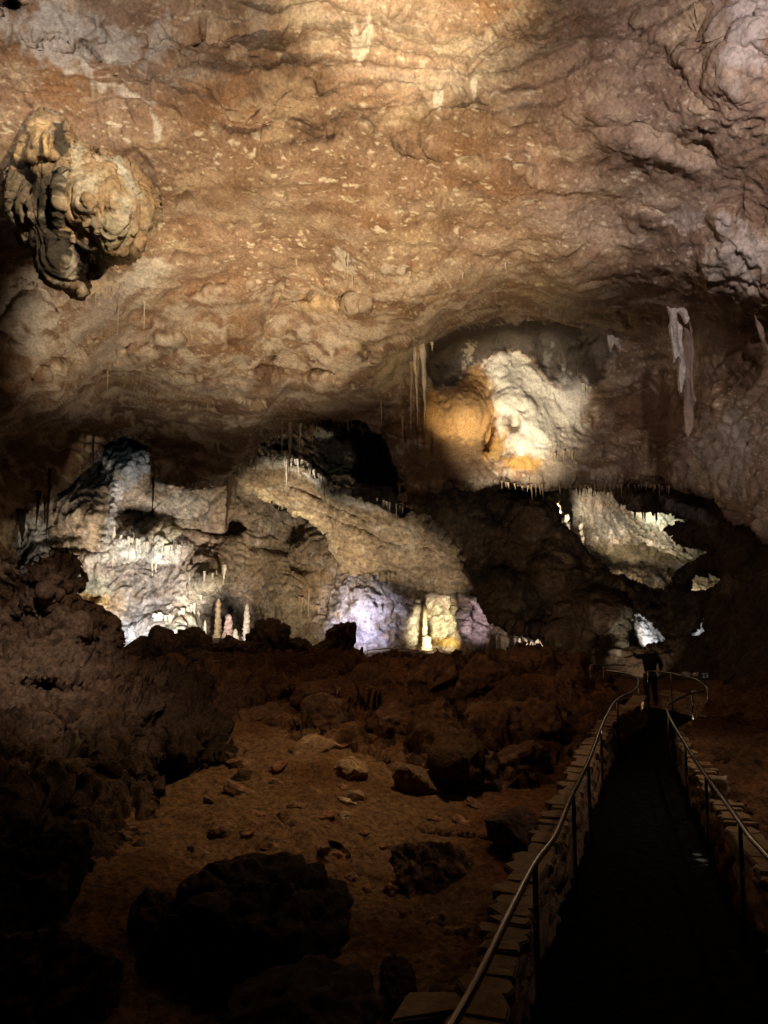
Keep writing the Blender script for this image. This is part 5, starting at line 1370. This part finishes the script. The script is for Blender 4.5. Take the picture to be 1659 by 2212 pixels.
# roof of the near hall: lamps on the high ledges above the path and on the floor
spot((-1, 4, 10.4), pt(830, 480, 22), 3800, (1, .83, .62), 50, 1)
spot((-1.5, 11, 0), pt(780, 520, 21.5), 13500, (1, .75, .46), 54, 1)
spot((.8, 8, 12.5), pt(880, -30, 17.6), 10000, (1, .86, .60), 40, 1)
spot((0, 6.5, 13.4), pt(160, 400, 16.3), 7500, (1, .80, .52), 40, 1)
spot((-8.5, 11, .3), pt(140, 655, 21.3), 30000, (1, .89, .80), 42, .7)
spot((-3, 15, .3), pt(420, 690, 27), 6000, (1, .80, .56), 46, .5)
spot((5, 6, 10.5), pt(1580, 330, 17), 5200, (1, .84, .80), 62, 1)
spot((4.4, 10, .2), pt(1230, 560, 24), 6500, (1, .82, .70), 54, 1)
spot((6, 12, .3), pt(1600, 560, 20), 5500, (1, .87, .84), 40, 1)
spot((6.4, 16, .3), pt(1580, 960, 27), 2000, (1, .86, .80), 34, 1)
spot((6.0, 17, .3), pt(1380, 880, 35), 700, (1, .74, .54), 36, 1)
spot((-6, 5, 12.4), pt(150, 40, 16.5), 4200, (1, .90, .82), 46, 1)
spot((-5, 12, 9.5), pt(980, 1530, 18.5), 950, (1, .64, .38), 50, 1)  # unseen fill added to bring out the ledge blocks
spot((6.6, 9, 7.5), onz(1200, 1800, .3), 180, (1, .78, .56), 60, 1)  # weak unseen fill added for the face of the left stone wall
# flowstone bay
spot(pt(1095, 1210, 25), pt(1110, 900, 37), 14500, (1, .88, .66), 34, .9)
spot(pt(1075, 1090, 32), pt(1105, 870, 37), 500, (1, .88, .64), 34, .8)
spot(pt(1140, 1060, 34.6), pt(1125, 1000, 36), 12, (1, .64, .2), 110, 1)
spot(pt(960, 1020, 33), pt(1000, 860, 36.4), 600, (1, .78, .42), 50, .6)

# back chamber
spot(pt(330, 1416, 40), pt(330, 1200, 52), 8000, WHT, 64, 1)
spot(pt(360, 1412, 42), pt(330, 1180, 51.5), 5200, WHT, 26, 1)
spot(pt(190, 1420, 44), pt(150, 1110, 53), 3800, (1, .88, .70), 60, 1)
spot(pt(390, 1401, 45.5), pt(395, 1345, 50), 1700, WHT, 80, 1)
spot(pt(262, 1401, 46), pt(270, 1370, 51), 1500, COOL, 90, 1)
spot(pt(190, 1360, 49), pt(200, 1300, 53), 700, (1, .75, .4), 110, 1)
spot(pt(500, 1401, 46.5), pt(500, 1345, 51), 900, (1, .9, .85), 60, 1)
spot(pt(480, 1390, 45), pt(462, 1235, 49.5), 1100, WHT, 40, 1)
spot(pt(775, 1401, 43.5), pt(785, 1335, 50), 3600, (.84, .80, 1), 56, 1)
spot(pt(930, 1401, 46), pt(945, 1345, 53), 5500, (1, .90, .66), 54, 1)
spot(pt(1015, 1401, 43), pt(1030, 1330, 48), 1300, (1, .85, .90), 44, 1)
spot(pt(1160, 1412, 44), pt(1160, 1385, 50), 700, (1, .85, .7), 70, 1)
spot(pt(640, 1408, 39), pt(640, 1220, 48), 6500, (1, .82, .58), 76, 1)
spot(pt(570, 1180, 41), pt(620, 1085, 45), 500, (1, .86, .6), 80, 1)
spot(pt(770, 1380, 39), pt(800, 1140, 46), 2900, (1, .84, .62), 56, 1)
spot(pt(1000, 1401, 40), pt(930, 1210, 46), 1500, (1, .82, .62), 50, 1)
spot(pt(520, 1075, 40.5), pt(665, 1005, 43), 1100, WHT, 36, 1)
spot(pt(530, 1190, 37.5), pt(500, 1090, 41), 90, (1, .86, .66), 50, 1)
spot(pt(630, 1260, 39.5), pt(625, 1050, 45), 1900, (1, .84, .62), 42, 1)
spot(pt(110, 1260, 46), pt(150, 1050, 55), 1100, (1, .9, .78), 60, 1)  # unseen fill added against the black left side
spot(pt(270, 1060, 44), pt(270, 985, 54), 200, (.85, .93, 1), 70, 1)
# openings on the right
spot(pt(1440, 1180, 50), pt(1430, 1120, 56), 350, (1, .95, .80), 120, 1)
spot(pt(1400, 1062, 53), pt(1432, 1125, 57), 1100, (1, .96, .80), 110, 1)
spot(pt(1165, 1110, 44.4), pt(1290, 1105, 52), 4500, (1, .86, .66), 90, 1)
spot(pt(1320, 1040, 45), pt(1330, 1140, 51), 1600, (1, .86, .66), 90, 1)
spot(pt(1340, 1262, 43), pt(1330, 1180, 50), 500, (1, .80, .55), 76, 1)
spot(pt(1235, 1190, 37.5), pt(1212, 1090, 42.5), 70, (1, .84, .62), 80, 1)
spot(pt(1420, 1270, 44), pt(1400, 1210, 49), 120, (1, .82, .5), 110, 1)
spot(pt(1420, 1395, 42), pt(1395, 1350, 43.5), 250, (.92, .94, 1), 130, 1)
spot(pt(1520, 1385, 42), pt(1530, 1352, 44), 260, (.88, .9, 1), 130, 1)
spot(pt(1530, 1285, 46.5), pt(1520, 1260, 50), 260, (1, .85, .62), 120, 1)
# unseen spots, mostly added fill: the dark wall, the pit, the mound, the path
spot(pt(1190, 1442, 28), pt(1140, 1170, 42), 1000, (1, .80, .56), 64, 1)  # weak fill added to lift the dark wall
spot(pt(1500, 1482, 20.4), pt(1520, 1460, 21.5), 5, WHT, 90, 1, .02)
spot(pt(1400, 1440, 32), pt(1358, 1365, 36.8), 230, (1, .88, .68), 90, 1)
spot(pt(430, 1436, 25.6), pt(440, 1400, 28), 30, (1, .8, .6), 100, 1)
spot((6, 12, 7), pt(1610, 1680, 11), 420, (1, .72, .5), 60, 1)
spot((1, 13, 11), pt(640, 1690, 13.2), 1900, (1, .74, .44), 50, 1)
spot((-3, 8, 9), pt(90, 1430, 16), 2600, (1, .80, .64), 50, 1)
for (u_, v_, a_) in ((1506, 1846, 1.2), (1516, 1858, 1.5), (1522, 1869, 1.0)):
    spot((4.2, 7.5, 5), onz(u_, v_, 0), 5000, WHT, a_, .8, .02)

sc.view_settings.view_transform = 'Standard'
sc.view_settings.look = 'None'
sc.view_settings.exposure = 0
sc.view_settings.gamma = 1
sc.cycles.max_bounces = 4
sc.cycles.diffuse_bounces = 3
sc.cycles.glossy_bounces = 2
sc.cycles.sample_clamp_indirect = 4
sc.cycles.use_denoising = True
